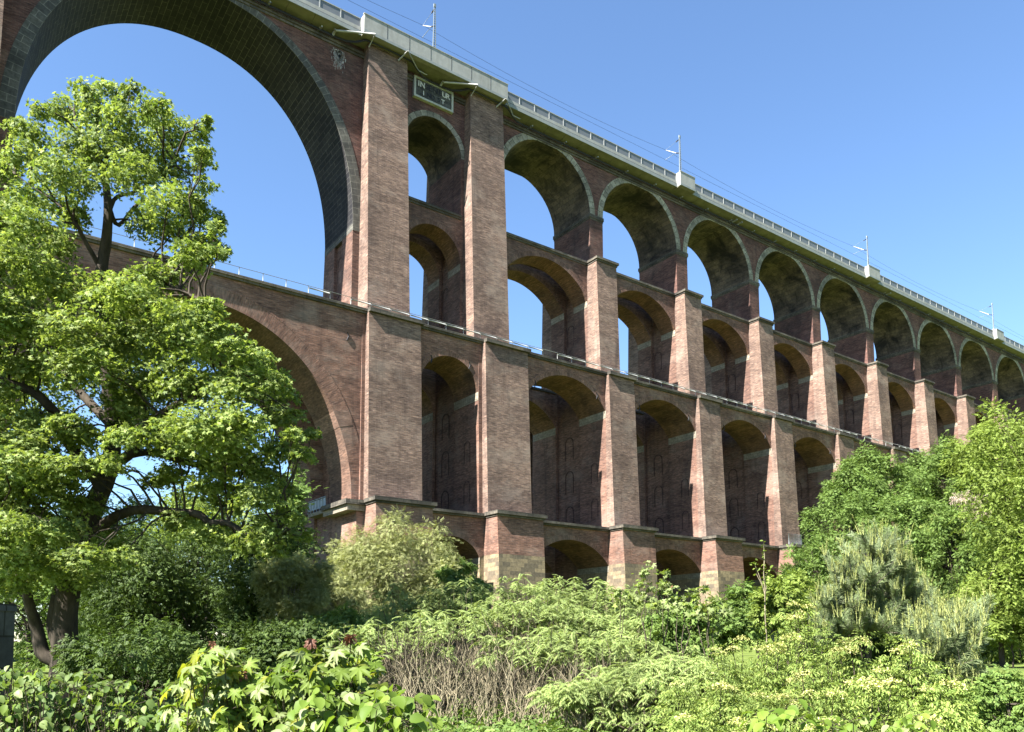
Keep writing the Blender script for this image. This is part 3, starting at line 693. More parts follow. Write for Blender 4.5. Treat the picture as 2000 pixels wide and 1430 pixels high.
def unit(v): return v/np.maximum(np.linalg.norm(v, axis=-1, keepdims=True), 1e-9)
def leaves(name, parent, mat, pos, nrm, tip, size, tpl, mats=None, mi=None, smooth=False):
    V, F = tpl; N = len(pos); nrm = unit(np.asarray(nrm, float)); tip = np.asarray(tip, float)
    tip = unit(tip-nrm*np.sum(tip*nrm, 1, keepdims=True)); side = np.cross(nrm, tip)
    size = np.broadcast_to(np.asarray(size, float), (N,))
    W = pos[:, None, :]+size[:, None, None]*(V[None, :, 0:1]*tip[:, None, :]+V[None, :, 1:2]*side[:, None, :]+V[None, :, 2:3]*nrm[:, None, :])
    k = len(V); me = bpy.data.meshes.new(name)
    me.vertices.add(N*k); me.vertices.foreach_set('co', W.astype(np.float32).ravel())
    fl = np.concatenate([np.array(f) for f in F]); ft = np.array([len(f) for f in F]); L = len(fl)
    li = (fl[None, :]+(np.arange(N)*k)[:, None]).astype(np.int32).ravel()
    me.loops.add(N*L); me.loops.foreach_set('vertex_index', li)
    st = np.concatenate([[0], np.cumsum(ft)[:-1]]); me.polygons.add(N*len(F))
    me.polygons.foreach_set('loop_start', (st[None, :]+(np.arange(N)*L)[:, None]).astype(np.int32).ravel())
    if mats:
        for m in mats: me.materials.append(m)
        me.polygons.foreach_set('material_index', np.repeat(np.asarray(mi, np.int32), len(F)))
    else: me.materials.append(mat)
    me.update(calc_edges=True)
    if smooth: me.polygons.foreach_set('use_smooth', np.ones(len(me.polygons), bool))
    o = bpy.data.objects.new(name, me); COL.objects.link(o); o.parent = parent
    if parent is not None: o.matrix_parent_inverse = Matrix.Translation(-parent.location)
    return o
def wood(mb, name, parent):
    o = mb.build(name, parent, smooth=True); o.matrix_parent_inverse = Matrix.Translation(-parent.location); return o

def sprays(center, rad, n, r, nsub=None, flat=0.5, up=0.75, spread=0.55):
    """n leaf positions grouped in drooping sprays inside an ellipsoid"""
    center = np.asarray(center, float); rad = np.broadcast_to(np.asarray(rad, float), (3,))
    nsub = nsub or max(3, n//14)
    d = unit(r.normal(size=(nsub, 3))); q = d*(r.random((nsub, 1))**0.45)
    sc = center+q*rad; out = unit(q+1e-6)
    sn = unit(np.array([0, 0, up])+0.55*out+0.35*r.normal(size=(nsub, 3)))
    k = r.integers(0, nsub, n); rs = np.mean(rad)*spread
    o = r.normal(size=(n, 3))*rs*0.55
    o -= sn[k]*np.sum(o*sn[k], 1, keepdims=True)*flat
    o[:, 2] -= 0.25*np.linalg.norm(o[:, :2], axis=1)
    pos = sc[k]+o
    nrm = unit(sn[k]+0.5*r.normal(size=(n, 3)))
    tip = unit(o+0.35*out[k]*rs+np.array([0, 0, -0.35*rs])+0.25*rs*r.normal(size=(n, 3)))
    return pos, nrm, tip

def limb(mb, p0, p1, r0, r1, m, sag=0.12, nseg=6, n=6, rr=rng, wob=0.05, bow=None):
    p0 = np.asarray(p0, float); p1 = np.asarray(p1, float); L = np.linalg.norm(p1-p0); pts = []; rads = []
    bow = np.array([0, 0, 1.0]) if bow is None else bow
    for k in range(nseg+1):
        t_ = k/nseg; p = p0+(p1-p0)*t_+bow*sag*L*math.sin(math.pi*t_)
        if 0 < k < nseg: p = p+rr.normal(size=3)*wob*L*0.5
        pts.append(p); rads.append(r0+(r1-r0)*t_)
    mb.tube(pts, rads, m, n); return pts

BARK = mat_bark('bark_dark', (0.055, 0.045, 0.034)); BARK_G = mat_bark('bark_grey', (0.15, 0.135, 0.105)); TWIG = mat_bark('stem_pale', (0.25, 0.215, 0.14), sc=14.0)
CANDLE_W = mat_bark('candle_stem', (0.24, 0.26, 0.10), sc=14.0)
TWIG_D = mat_bark('stem_dark', (0.085, 0.07, 0.05), sc=14.0)
L_MAPLE = mat_leaf('leaf_maple', (0.105, 0.165, 0.033), (0.30, 0.365, 0.115), 0.42, 0.6, 0.2)
L_YEL = mat_leaf('leaf_yellow_green', (0.13, 0.195, 0.03), (0.26, 0.33, 0.07), 0.4, 0.6, 0.2)
L_MID = mat_leaf('leaf_mid', (0.085, 0.15, 0.03), (0.175, 0.25, 0.06), 0.35, 0.6, 0.2)
L_DARK = mat_leaf('leaf_dark', (0.032, 0.06, 0.012), (0.085, 0.13, 0.026), 0.28, 0.6, 0.2)  # dark green, made deeper to stand in for the shade under the maple
L_WILLOW = mat_leaf('leaf_willow', (0.20, 0.225, 0.085), (0.34, 0.36, 0.155), 0.32, 0.6, 0.2)
L_SUMAC = mat_leaf('leaf_sumac', (0.16, 0.23, 0.068), (0.36, 0.43, 0.155), 0.35, 0.6, 0.2)
L_ELDER = mat_leaf('leaf_elder', (0.11, 0.175, 0.033), (0.30, 0.37, 0.095), 0.36, 0.6, 0.2)
L_BLOOM = mat_leaf('elder_blossom', (0.50, 0.50, 0.17), (0.66, 0.64, 0.28), 0.3)
L_PINE = mat_leaf('pine_needles', (0.11, 0.155, 0.065), (0.24, 0.29, 0.14), 0.15, 0.5, 0.3)
L_CANDLE = mat_leaf('pine_candles', (0.30, 0.34, 0.10), (0.42, 0.45, 0.17), 0.2, 0.6, 0.15)
L_FG = mat_leaf('leaf_foreground', (0.10, 0.17, 0.022), (0.215, 0.30, 0.05), 0.45, 0.55, 0.2)
L_FGP = mat_leaf('leaf_foreground_pale', (0.17, 0.22, 0.075), (0.27, 0.32, 0.13), 0.35, 0.5, 0.25)
L_FGY = mat_leaf('leaf_foreground_golden', (0.20, 0.23, 0.025), (0.30, 0.32, 0.04), 0.45, 0.5, 0.25)
L_RED = mat_leaf('leaf_bronze', (0.14, 0.06, 0.035), (0.24, 0.12, 0.08), 0.3, 0.5, 0.2, (1.2, 0.9, 0.6))
L_BRAM = mat_leaf('leaf_bramble', (0.085, 0.145, 0.035), (0.19, 0.26, 0.075), 0.4, 0.55, 0.2)
L_DEAD = mat_leaf('twig_dead', (0.26, 0.20, 0.15), (0.36, 0.29, 0.22), 0.1)

def base_of(u, z):
    p = at(u, 1249, z); return np.array([p[0], p[1], float(ground_h(p[0], p[1]))])

# ------------------------------------------------------------------ the great maple on the left
ZM = 22.0
TR = base_of(128, ZM); TR[2] -= 0.1
maple = empty('maple_tree', tuple(TR), 'tall old maple with fresh green leaves towering over the left side', 'tree')
mb = MB(); r = np.random.default_rng(21)
def sk(u, v, dz=0.0): return at(u, v, ZM+dz)
def path(pts, rads, m=BARK, n=9):
    P = [np.array(p) for p in pts]; Q = []; R_ = []
    for i in range(len(P)-1):
        p0 = P[max(i-1, 0)]; p1 = P[i]; p2 = P[i+1]; p3 = P[min(i+2, len(P)-1)]
        for k in range(4):
            t_ = k/4; Q.append(0.5*((2*p1)+(-p0+p2)*t_+(2*p0-5*p1+4*p2-p3)*t_*t_+(-p0+3*p1-3*p2+p3)*t_**3)); R_.append(rads[i]+(rads[i+1]-rads[i])*t_)
    Q.append(P[-1]); R_.append(rads[-1]); mb.tube(Q, R_, m, n); return Q
trunk = path([TR+np.array([0, 0, -0.3]), sk(127, 1300), sk(128, 1200), sk(142, 1122), sk(165, 1050), sk(186, 985), sk(209, 930, .2), sk(222, 850, .3), sk(212, 740, .3), sk(200, 640, .2), sk(199, 528), sk(208, 470), sk(211, 402), sk(202, 334), sk(185, 290)], [.46, .37, .32, .30, .28, .27, .25, .22, .20, .18, .16, .14, .11, .08, .05])
skel = list(trunk)
def br(pts, rads, n=7):
    q = path(pts, rads, BARK, n); skel.extend(q[2:]); return q
br([sk(112, 1290), sk(84, 1275), sk(72, 1225), sk(59, 1185, -.3), sk(45, 1120, -.6)], [.22, .2, .17, .14, .09])
br([sk(122, 1275), sk(104, 1225), sk(110, 1170), sk(122, 1120, .5), sk(140, 1040, .8)], [.2, .18, .16, .13, .08])
br([sk(160, 1060), sk(205, 1023, -.4), sk(240, 1003, -.8), sk(278, 995, -1.1), sk(333, 1000, -1.4), sk(385, 1004, -1.6), sk(411, 1021, -1.7), sk(445, 1022, -1.8), sk(497, 1050, -2), sk(540, 1046, -2.1)], [.16, .15, .135, .125, .115, .105, .09, .08, .06, .03])
br([sk(215, 905), sk(252, 889, -.5), sk(283, 843, -1), sk(328, 801, -1.5), sk(390, 770, -2), sk(440, 760, -2.3)], [.16, .14, .12, .10, .07, .04])
br([sk(252, 889, -.4), sk(300, 884, .2), sk(370, 905, .8), sk(450, 915, 1.2), sk(520, 900, 1.4)], [.11, .1, .085, .06, .03])
br([sk(215, 860), sk(260, 800, 1), sk(320, 730, 1.8), sk(390, 680, 2.2)], [.12, .1, .08, .04])
br([sk(160, 1040), sk(125, 1020, -.5), sk(85, 1018, -1), sk(48, 1025, -1.4), sk(0, 1030, -1.8)], [.13, .12, .11, .09, .06])
br([sk(205, 960), sk(130, 860, -.6), sk(112, 815, -.9), sk(92, 790, -1.1), sk(62, 765, -1.3), sk(0, 742, -1.6), sk(-60, 720, -1.8)], [.17, .15, .14, .13, .12, .10, .06])
br([sk(218, 830), sk(160, 770, .6), sk(120, 725, 1), sk(70, 700, 1.4), sk(10, 690, 1.8)], [.14, .12, .1, .08, .05])
br([sk(199, 528), sk(165, 470, -.4), sk(150, 440, -.6), sk(118, 402, -.6), sk(70, 370, -.5), sk(30, 340, -.5)], [.075, .06, .05, .04, .022, .01])
br([sk(206, 460), sk(222, 391, .1), sk(262, 375, .2), sk(304, 348, .3), sk(340, 318, .4)], [.07, .055, .04, .025, .01])
br([sk(212, 402), sk(232, 440, .8), sk(275, 395, 1), sk(330, 400, 1.3), sk(390, 430, 1.5)], [.07, .06, .05, .04, .02])
br([sk(202, 334), sk(160, 270, .2), sk(145, 215, .4), sk(158, 180, .5)], [.06, .045, .03, .015])
br([sk(200, 330), sk(225, 265, .3), sk(250, 200, .5), sk(252, 175, .6)], [.06, .045, .03, .015])
br([sk(205, 560), sk(260, 545, -.7), sk(330, 560, -1.3), sk(400, 590, -1.7)], [.09, .075, .055, .03])
br([sk(202, 600), sk(140, 575, .7), sk(80, 560, 1.2), sk(20, 555, 1.6)], [.09, .075, .055, .03])
br([sk(205, 660), sk(270, 640, .8), sk(340, 640, 1.4), sk(420, 660, 1.8)], [.1, .08, .06, .03])
SK = np.array(skel)
CL = """160 188 30|215 182 30|252 176 22|130 222 32|185 230 38|240 232 38|305 212 30|332 255 42|380 262 26|405 240 14|280 285 48|210 292 48|140 282 44|78 210 20|70 265 34|98 322 38|22 240 20|42 300 32|12 330 36|160 345 42|262 342 48|335 325 42|385 322 24|322 392 42|375 388 32|400 420 24|395 468 30|345 450 42|280 435 36|418 480 18|425 450 18|432 478 14|395 500 22|415 425 20|408 355 16|398 300 18|100 392 42|35 380 36|150 425 30|55 440 42|110 475 40|15 430 40|25 505 55|95 545 58|170 565 52|245 560 55|312 545 42|368 505 36|300 600 55|372 612 48|410 600 34|45 620 66|150 645 66|240 665 66|330 665 66|410 655 54|470 690 42|50 712 50|165 720 60|265 745 66|365 745 66|450 748 54|512 765 38|548 808 32|598 848 20|575 842 24|612 852 12|560 770 24|530 740 30|505 715 30|585 810 20|478 820 52|400 830 60|310 845 50|170 850 40|45 862 50|545 880 34|480 905 44|420 905 46|350 880 40|50 945 56|120 950 44|25 1030 55|110 1030 46|60 1095 48|330 925 34|420 955 44|495 960 40|548 955 30|585 1042 22|510 1030 34|560 1000 26|450 990 30|20 1135 40|100 1100 40|165 1085 42|-40 600 70|-60 780 80|-50 950 80|-30 420 50|-110 520 80|-130 650 90|-140 800 90|-150 930 80|-220 620 90|-230 760 90|-90 860 70|-60 1060 70|210 1045 34|235 1085 34|60 825 46|70 890 50|20 900 50|100 905 40|150 905 34|255 860 40|230 905 26|60 1000 50|170 985 36|150 1120 44|30 1080 50|590 880 24|450 860 50|520 930 34|350 1010 30|420 1030 34|480 1060 34|540 1075 24|300 940 20|360 840 50|260 800 50|130 830 36|200 900 30"""
P_, N_, T_ = [], [], []
tw = MB()
for s_ in CL.split('|'):
    u, v, rad = [float(x) for x in s_.split()]
    reps = 1 if v < 480 else 2
    for q in range(reps):
        dz = r.normal()*1.0-0.6 if v < 480 else (r.uniform(-3.6, -0.8) if q == 0 else r.uniform(-0.6, 3.0))
        if u < 0: dz = r.uniform(-3.5, 2)  # clumps past the left edge, many added to shade the trunk
        c_ = at(u+r.normal()*4, v+r.normal()*4, ZM+dz); R_ = rad*ZM/CAM_F
        n = int(13.5*(rad/30.0)**1.8*30*(1.0 if reps == 1 else 0.8))
        lay = v > 480
        p, nn, tt = sprays(c_, (R_*1.05, R_*1.05, R_*(0.62 if lay else 0.85)), int(n*(1.1 if lay else 1.15)), r, nsub=max(4, n//(24 if lay else 16)), flat=0.92 if lay else 0.6, up=1.1 if lay else 0.75, spread=0.46)
        P_.append(p); N_.append(nn); T_.append(tt)
        near = SK[np.argmin(np.linalg.norm(SK-(c_+np.array([0, 0, -0.4])), axis=1))]
        pp = limb(tw, near, c_, 0.035, 0.012, BARK, 0.1, 5, 5, r)
        for k in range(4):
            e = c_+unit(r.normal(size=3))*R_*0.8; limb(tw, pp[3+k % 3], e, 0.012, 0.004, BARK, 0.05, 3, 4, r)
for q in range(52):                                                # boughs added past the left edge and behind the crown, to cast shade below
    dz = r.uniform(-7, 2.5) if q < 34 else r.uniform(2.5, 6.5); c_ = at(r.uniform(-400, -70) if q < 34 else r.uniform(-150, 200), r.uniform(540, 1010) if q < 34 else r.uniform(520, 760), ZM)+np.array([FW[0], FW[1], 0])*dz; R_ = r.uniform(0.8, 1.3)
    p, nn, tt = sprays(c_, (R_, R_, R_*0.7), 420, r, nsub=24, spread=0.45); P_.append(p); N_.append(nn); T_.append(tt)
    near = SK[np.argmin(np.linalg.norm(SK-(c_+np.array([0, 0, -0.8])), axis=1))]; limb(tw, near, c_, 0.06, 0.015, BARK, 0.1, 6, 5, r)
P_ = np.concatenate(P_); N_ = np.concatenate(N_); T_ = np.concatenate(T_)
for q in range(26):                                                # bare drooping twigs below the crown
    u, v = r.uniform(180, 560), r.uniform(930, 1060); a = sk(u, v, r.uniform(-2, 2)); limb(tw, a, a+np.array([r.normal()*0.5, r.normal()*0.5, -0.5*r.random()]), 0.01, 0.004, BARK, 0.1, 4, 4, r)
wood(mb, 'trunk', maple); wood(tw, 'twigs', maple)
leaves('crown', maple, L_MAPLE, P_, N_, T_, r.uniform(0.06, 0.108, len(P_)), T_MAPLE)

# ------------------------------------------------------------------ trees and shrubs built from their crowns
def crown_plant(name, label, cat, u, v, a, b, z, nclump, nleaf, leaf, tpl, mat, group=None, bark=BARK, trunk=0.16, seed=1, flat=1.0, depth=None, clump=0.36, up=0.75, base_z=None, lean=0.0, extra=None):
    r = np.random.default_rng(seed); c = at(u, v, z); s = z/CAM_F; A, B = a*s, b*s; Dp = A*(depth or 0.9)
    bs = base_of(u+lean*a, z)
    if base_z is not None: bs[2] = base_z
    e = empty(name, tuple(bs), label, cat, group)
    fwd = np.array([FW[0], FW[1], 0]); fwd /= np.linalg.norm(fwd); mb = MB()
    top = c+np.array([0, 0, B*0.35]); tp = limb(mb, bs-np.array([0, 0, 0.15]), top, trunk, trunk*0.25, bark, 0.0, 7, 7, r, 0.02)
    P, N, T = [], [], []
    for k in range(nclump):
        d = unit(r.normal(size=3)); q = d*(0.35+0.62*r.random()**0.6)
        if q[2] < -0.75: q[2] *= 0.7
        cc = c+RT*q[0]*A+fwd*q[1]*Dp+np.array([0, 0, q[2]*B]); rad = np.array([A, A, B*flat])*clump*r.uniform(0.65, 1.25)
        rad = np.minimum(rad, np.mean(rad)*1.4)
        p, nn, tt = sprays(cc, rad, max(8, int(nleaf/nclump*r.uniform(0.7, 1.3))), r, spread=0.5, up=up); P.append(p); N.append(nn); T.append(tt)
        j = min(len(tp)-1, 3+int(r.random()*4)); pp = limb(mb, tp[j], cc, trunk*0.3, 0.012, bark, 0.08, 4, 4, r)
    wood(mb, 'trunk', e); P = np.concatenate(P)
    gz = ground_h(P[:, 0], P[:, 1])+0.1; P[:, 2] = np.maximum(P[:, 2], gz+0.3*r.random(len(P)))
    leaves('crown', e, mat, P, np.concatenate(N), np.concatenate(T), leaf*r.uniform(0.7, 1.25, len(P)), tpl)
    return e, c, A, B
GH = 'trees on the slope in front of the viaduct'
hill = [
 ('great pale yellow-green tree filling the right edge, tallest on the slope', 2018, 1012, 128, 256, 46, 46, 28500, 0.20, T_TWIG, L_YEL, .30),
 ('feathery pale green tree peeping left of the tallest one, under the last arches', 1915, 895, 58, 62, 78, 22, 11400, 0.29, T_TWIG, L_YEL, .25),
 ('round dark green tree rising before the last low arch', 1722, 945, 84, 78, 84, 26, 14250, 0.29, T_TWIG, L_MID, .25),
 ('dense green tree with domed top against the right viaduct piers', 1848, 935, 84, 74, 88, 26, 14250, 0.31, T_TWIG, L_MID, .25),
 ('spreading mid green tree hiding the foot of the sixth buttress', 1650, 1040, 78, 82, 70, 26, 13300, 0.24, T_TWIG, L_MID, .22),
 ('bright green bushy tree below the round dark one', 1770, 1030, 84, 74, 64, 26, 13300, 0.23, T_TWIG, L_MID, .2),
 ('broad green tree leaning over the pine from the slope', 1860, 1085, 92, 100, 56, 30, 16150, 0.21, T_TWIG, L_MID, .2),
 ('low fresh green tree beside the mesh fence and the stone pier', 1588, 1105, 62, 60, 58, 20, 9880, 0.20, T_TWIG, L_MID, .16),
 ('mid green tree filling the gap below the sixth buttress', 1668, 968, 58, 66, 77, 40, 13000, .26, T_TWIG, L_MID, .2),
 ('yellowish leafy tree overhanging the lawn', 1955, 1180, 78, 78, 47, 26, 13300, 0.18, T_TWIG, L_YEL, .18),
 ('dark shady tree behind the lawn edge', 1880, 1200, 70, 66, 52, 20, 9500, 0.19, T_TWIG, L_DARK, .18),
]
for k, (lab, u, v, a, b, z, nc, nl, lf, tp, m, tr) in enumerate(hill):
    crown_plant('hillside_tree', lab, 'tree', u, v, a, b, z, int(nc*1.9), nl, lf, tp, m, GH, BARK, tr, 100+k, clump=0.25)
r = np.random.default_rng(5); ug = [(1590, 1170, 62), (1640, 1140, 74), (1700, 1120, 78), (1745, 1090, 86), (1800, 1080, 82), (1840, 1030, 94), (1890, 1010, 88), (1930, 960, 96), (1960, 1080, 66), (1990, 1160, 58), (1905, 1140, 64), (1820, 1150, 66), (1755, 1160, 62), (1690, 1165, 66)]
GU = 'undergrowth shrubs between the slope trees'
for k, (u, v, z) in enumerate(ug):
    b_ = base_of(u, z); vv = PY  # crown sits on the ground of the slope
    q_ = b_+np.array([0, 0, 1.3]); d_ = q_-CAM_POS; zz = float(d_@FW); uu = PX+CAM_F*float(d_@RT)/zz; vv = PY-CAM_F*float(d_@UP)/zz
    crown_plant('slope_shrub', 'low leafy shrub growing between the trunks of the slope trees', 'shrub', uu, vv, 95*62/z*r.uniform(.8, 1.2), 55*62/z*r.uniform(.8, 1.2), zz, 18, 4200, .24, T_TWIG, L_MID if k % 3 else L_YEL, GU, BARK, .06, 160+k, clump=0.34)
crown_plant('dead_shrub', 'leafless pinkish brown shrub among the green trees on the slope', 'shrub', 1893, 995, 30, 34, 60, 10, 900, .5, T_TWIG_FINE, L_DEAD, None, BARK_G, .06, 140)

back = [
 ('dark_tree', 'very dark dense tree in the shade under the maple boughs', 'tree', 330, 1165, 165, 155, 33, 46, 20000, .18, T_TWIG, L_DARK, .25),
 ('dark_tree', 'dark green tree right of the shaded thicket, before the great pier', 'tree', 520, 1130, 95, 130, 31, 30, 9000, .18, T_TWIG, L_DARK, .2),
 ('valley_tree', 'sunlit light green tree seen under the long maple bough', 'tree', 405, 1035, 100, 78, 62, 24, 7000, .34, T_TWIG, L_YEL, .25),
 ('valley_tree', 'mid green tree with sunlit top against the great pier', 'tree', 545, 1010, 58, 90, 48, 20, 5500, .26, T_TWIG, L_MID, .2),
 ('valley_tree', 'leafy green tree behind the maple trunk', 'tree', 60, 1190, 130, 130, 38, 34, 9000, .20, T_TWIG, L_MID, .2),
 ('valley_tree', 'dim green tree behind the shaded thicket, far across the valley', 'tree', 230, 1060, 130, 100, 75, 26, 7000, .42, T_TWIG, L_MID, .25),
 ('valley_tree', 'distant tree beyond the viaduct at the left edge', 'tree', 20, 1090, 150, 110, 120, 26, 6000, .7, T_TWIG, L_MID, .3),
 ('valley_tree', 'distant tree beyond the first tall viaduct arch', 'tree', 640, 1190, 120, 70, 150, 20, 4500, .8, T_TWIG, L_MID, .3),
 ('valley_tree', 'distant tree glimpsed through the low arch by the hedge', 'tree', 1120, 1190, 130, 60, 170, 20, 4500, .8, T_TWIG, L_DARK, .3),
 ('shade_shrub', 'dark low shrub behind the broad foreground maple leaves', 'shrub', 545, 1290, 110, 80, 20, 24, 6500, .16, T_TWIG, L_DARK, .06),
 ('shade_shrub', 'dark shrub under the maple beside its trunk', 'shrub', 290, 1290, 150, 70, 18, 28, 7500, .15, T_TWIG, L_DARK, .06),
 ('shade_shrub', 'green shrub left of the bare stemmed thicket', 'shrub', 672, 1235, 70, 62, 23, 18, 4500, .16, T_TWIG, L_MID, .05),
 ('willow_tree', 'large pale olive willow in front of the first tall pier', 'tree', 762, 1118, 124, 116, 38, 46, 26000, .22, T_TWIG_FINE, L_WILLOW, .09),
 ('willow_tree', 'small pale willow between the dark tree and the large willow', 'tree', 570, 1146, 72, 72, 29, 24, 11000, .18, T_TWIG_FINE, L_WILLOW, .07),
 ('willow_tree', 'low pale willow shoots at the foot of the large willow', 'tree', 655, 1185, 66, 60, 32, 18, 6000, .21, T_TWIG_FINE, L_WILLOW, .06),
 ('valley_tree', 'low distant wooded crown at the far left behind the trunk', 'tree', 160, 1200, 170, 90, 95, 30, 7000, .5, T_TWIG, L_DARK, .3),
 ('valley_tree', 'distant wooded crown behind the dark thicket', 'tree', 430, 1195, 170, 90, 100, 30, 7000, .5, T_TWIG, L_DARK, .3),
 ('valley_tree', 'light green tree between trunk and dark tree under the maple', 'tree', 215, 1150, 80, 100, 44, 24, 6500, .24, T_TWIG, L_MID, .2),
 ('valley_tree', 'tall distant tree showing only as a sliver behind the second pier', 'tree', 1040, 1040, 50, 155, 150, 30, 9000, .8, T_TWIG, L_MID, .3),
 ('fill_shrub', 'low green shrub before the sunlit stone buttress', 'shrub', 1400, 1225, 75, 45, 24, 18, 4200, .17, T_TWIG, L_MID, .05),
 ('fill_shrub', 'green shrub in front of the dark low arch', 'shrub', 1480, 1195, 62, 60, 30, 20, 4600, .19, T_TWIG, L_MID, .05),
 ('fill_shrub', 'yellowish green shrub below the slope trees left of the pine', 'shrub', 1560, 1190, 60, 58, 34, 20, 4600, .2, T_TWIG, L_YEL, .06),
 ('fill_shrub', 'dark green shrub in the shade under the larger pine', 'shrub', 1700, 1270, 110, 42, 20.5, 20, 4800, .14, T_TWIG, L_DARK, .05),
 ('fill_shrub', 'green shrub between thicket and elders', 'shrub', 1330, 1235, 60, 50, 19, 16, 3600, .14, T_TWIG, L_MID, .04),
 ('leafy_shrub', 'bright green shrub at the foot of the second pier', 'shrub', 905, 1135, 48, 40, 30, 14, 3200, .17, T_TWIG, L_MID, .05),
 ('leafy_shrub', 'dark leafy bush in the bottom right corner', 'shrub', 1965, 1375, 70, 66, 10, 18, 3600, .09, T_TWIG, L_MID, .03),
 ('edge_shrub', 'low dark shrub where the lawn meets the trees, beside the second pine', 'shrub', 1895, 1228, 55, 30, 50, 16, 4200, .2, T_TWIG, L_DARK, .06),
 ('edge_shrub', 'low yellow-green shrub where the lawn meets the trees at the right edge', 'shrub', 1975, 1225, 55, 34, 46, 16, 4500, .19, T_TWIG, L_YEL, .06),
 ('leafy_shrub', 'grassy green bush on the lawn edge by the second pine', 'shrub', 1960, 1345, 45, 20, 14, 10, 1600, .12, T_TWIG, L_YEL, .03),
]
for k, (nm, lab, cat, u, v, a, b, z, nc, nl, lf, tp, m, tr) in enumerate(back):
    crown_plant(nm, lab, cat, u, v, a, b, z, nc, nl, lf, tp, m, None, BARK_G if nm == 'willow_tree' else BARK, tr, 200+k, clump=0.34, depth=0.5 if nm == 'willow_tree' else None)

# ------------------------------------------------------------------ sumac thicket with bare stems
def sumac(k, u, z, vtop, half, label, nstem=30, bare=True, leafy=1.0):
    r = np.random.default_rng(300+k); b = base_of(u, z); s = z/CAM_F; top = at(u, vtop, z)[2]; H = top-b[2]
    e = empty('sumac_shrub', tuple(b), label, 'shrub', 'sumac shrubs of the thicket before the viaduct')
    mb = MB(); P, N, T = [], [], []
    for q in range(nstem):
        o = np.array([r.normal()*half*s*0.5, r.normal()*half*s*0.5, 0])
        t_ = b+o*0.7; t_[2] = b[2]-0.05
        h = H*r.uniform(0.62, 1.0) if q > nstem*0.35 else H*r.uniform(0.88, 1.02)
        tipp = b+o*1.5+np.array([r.normal()*0.18, r.normal()*0.18, h])
        m = TWIG if r.random() < 0.6 else TWIG_D
        rr = r.uniform(0.010, 0.021)
        pts = limb(mb, t_, tipp, rr, rr*0.4, m, r.uniform(-0.06, 0.06), 6, 4, r, 0.05, np.array([r.normal(), r.normal(), 0]))
        tips = [tipp]
        for f in range(r.integers(2, 5)):
            j = r.integers(2, 5); e2 = pts[j]+np.array([r.normal()*0.28, r.normal()*0.28, (tipp[2]-pts[j][2])*r.uniform(0.4, 1.0)])
            limb(mb, pts[j], e2, rr*0.6, rr*0.25, m, 0.04, 4, 3, r, 0.06)
            if e2[2]-b[2] > H*0.72: tips.append(e2)
        for tpnt in tips:
            if (tpnt[2]-b[2] < H*0.72 and bare) or r.random() > leafy: continue
            n = r.integers(9, 14); a0 = r.random()*6.28
            for f in range(n):
                an = a0+f*6.283/n+r.normal()*0.25; d = np.array([math.cos(an), math.sin(an), r.uniform(0.0, 0.7)])
                P.append(tpnt+np.array([r.normal()*0.05, r.normal()*0.05, 0.05-0.2*r.random()])); T.append(d); N.append(np.array([0, 0, 1.0])+0.25*r.normal(size=3))
    wood(mb, 'stems', e)
    leaves('foliage', e, L_SUMAC, np.array(P), np.array(N), np.array(T), r.uniform(0.13, 0.23, len(P)), T_FROND)
rows = [
 (25.5, [(735, 1180), (800, 1158), (865, 1144), (930, 1136), (1000, 1132), (1070, 1128), (1140, 1136), (1205, 1152), (1265, 1172)], 46, 'back row'),
 (20.5, [(715, 1222), (785, 1203), (860, 1190), (940, 1180), (1020, 1172), (1100, 1176), (1180, 1186), (1262, 1208)], 52, 'middle row'),
 (16.8, [(735, 1238), (805, 1216), (880, 1228), (955, 1246), (1030, 1240), (1105, 1226), (1180, 1240), (1255, 1246)], 50, 'front row'),
 (13.6, [(1155, 1330), (1225, 1302), (1300, 1285), (1270, 1372), (1372, 1292)], 52, 'short ones'),
]
order = ['leftmost', 'second from the left', 'third from the left', 'fourth from the left', 'fifth from the left', 'sixth from the left', 'seventh from the left', 'eighth from the left', 'rightmost']
kk = 0
for z, lst, half, nm in rows:
    for j, (u, vt) in enumerate(lst):
        od = order[j] if j < len(lst)-1 else 'rightmost'
        sumac(kk, u, z, vt, half, f'sumac with bare stems, {od} in the {nm} of the thicket' if nm != 'short ones' else f'short leafy sumac, {od} of the short ones before the thicket', nstem=38 if z < 19 else 30, bare=(nm != 'short ones'), leafy=(0.08 if u < 960 else 0.6) if 14 < z < 19 else ((0.6 if u < 1000 else 1.0) if z < 22 and z > 19 else 1.0)); kk += 1
# dead pale twigs standing among the stems at the front
r = np.random.default_rng(77)
mb = MB(); b0 = base_of(900, 15.4); de = empty('dead_brushwood', tuple(b0), 'tangle of pale dry twigs standing at the front of the thicket', 'brushwood')
for q in range(330):
    b = base_of(r.uniform(690, 1250), r.uniform(14.6, 17.5)); h = r.uniform(0.5, 1.75)
    tp = b+np.array([r.normal()*0.3, r.normal()*0.3, h]); rr = r.uniform(0.006, 0.015)
    pts = limb(mb, b, tp, rr, rr*0.35, TWIG, r.uniform(-.1, .1), 5, 4, r, 0.07, np.array([r.normal(), r.normal(), 0]))
    for f in range(2): limb(mb, pts[2+f], pts[2+f]+np.array([r.normal()*0.25, r.normal()*0.25, r.uniform(0.2, 0.6)]), rr*0.6, rr*0.2, TWIG, 0.05, 3, 3, r, 0.08)
o = wood(mb, 'twigs', de); o['kind'] = 'stuff'
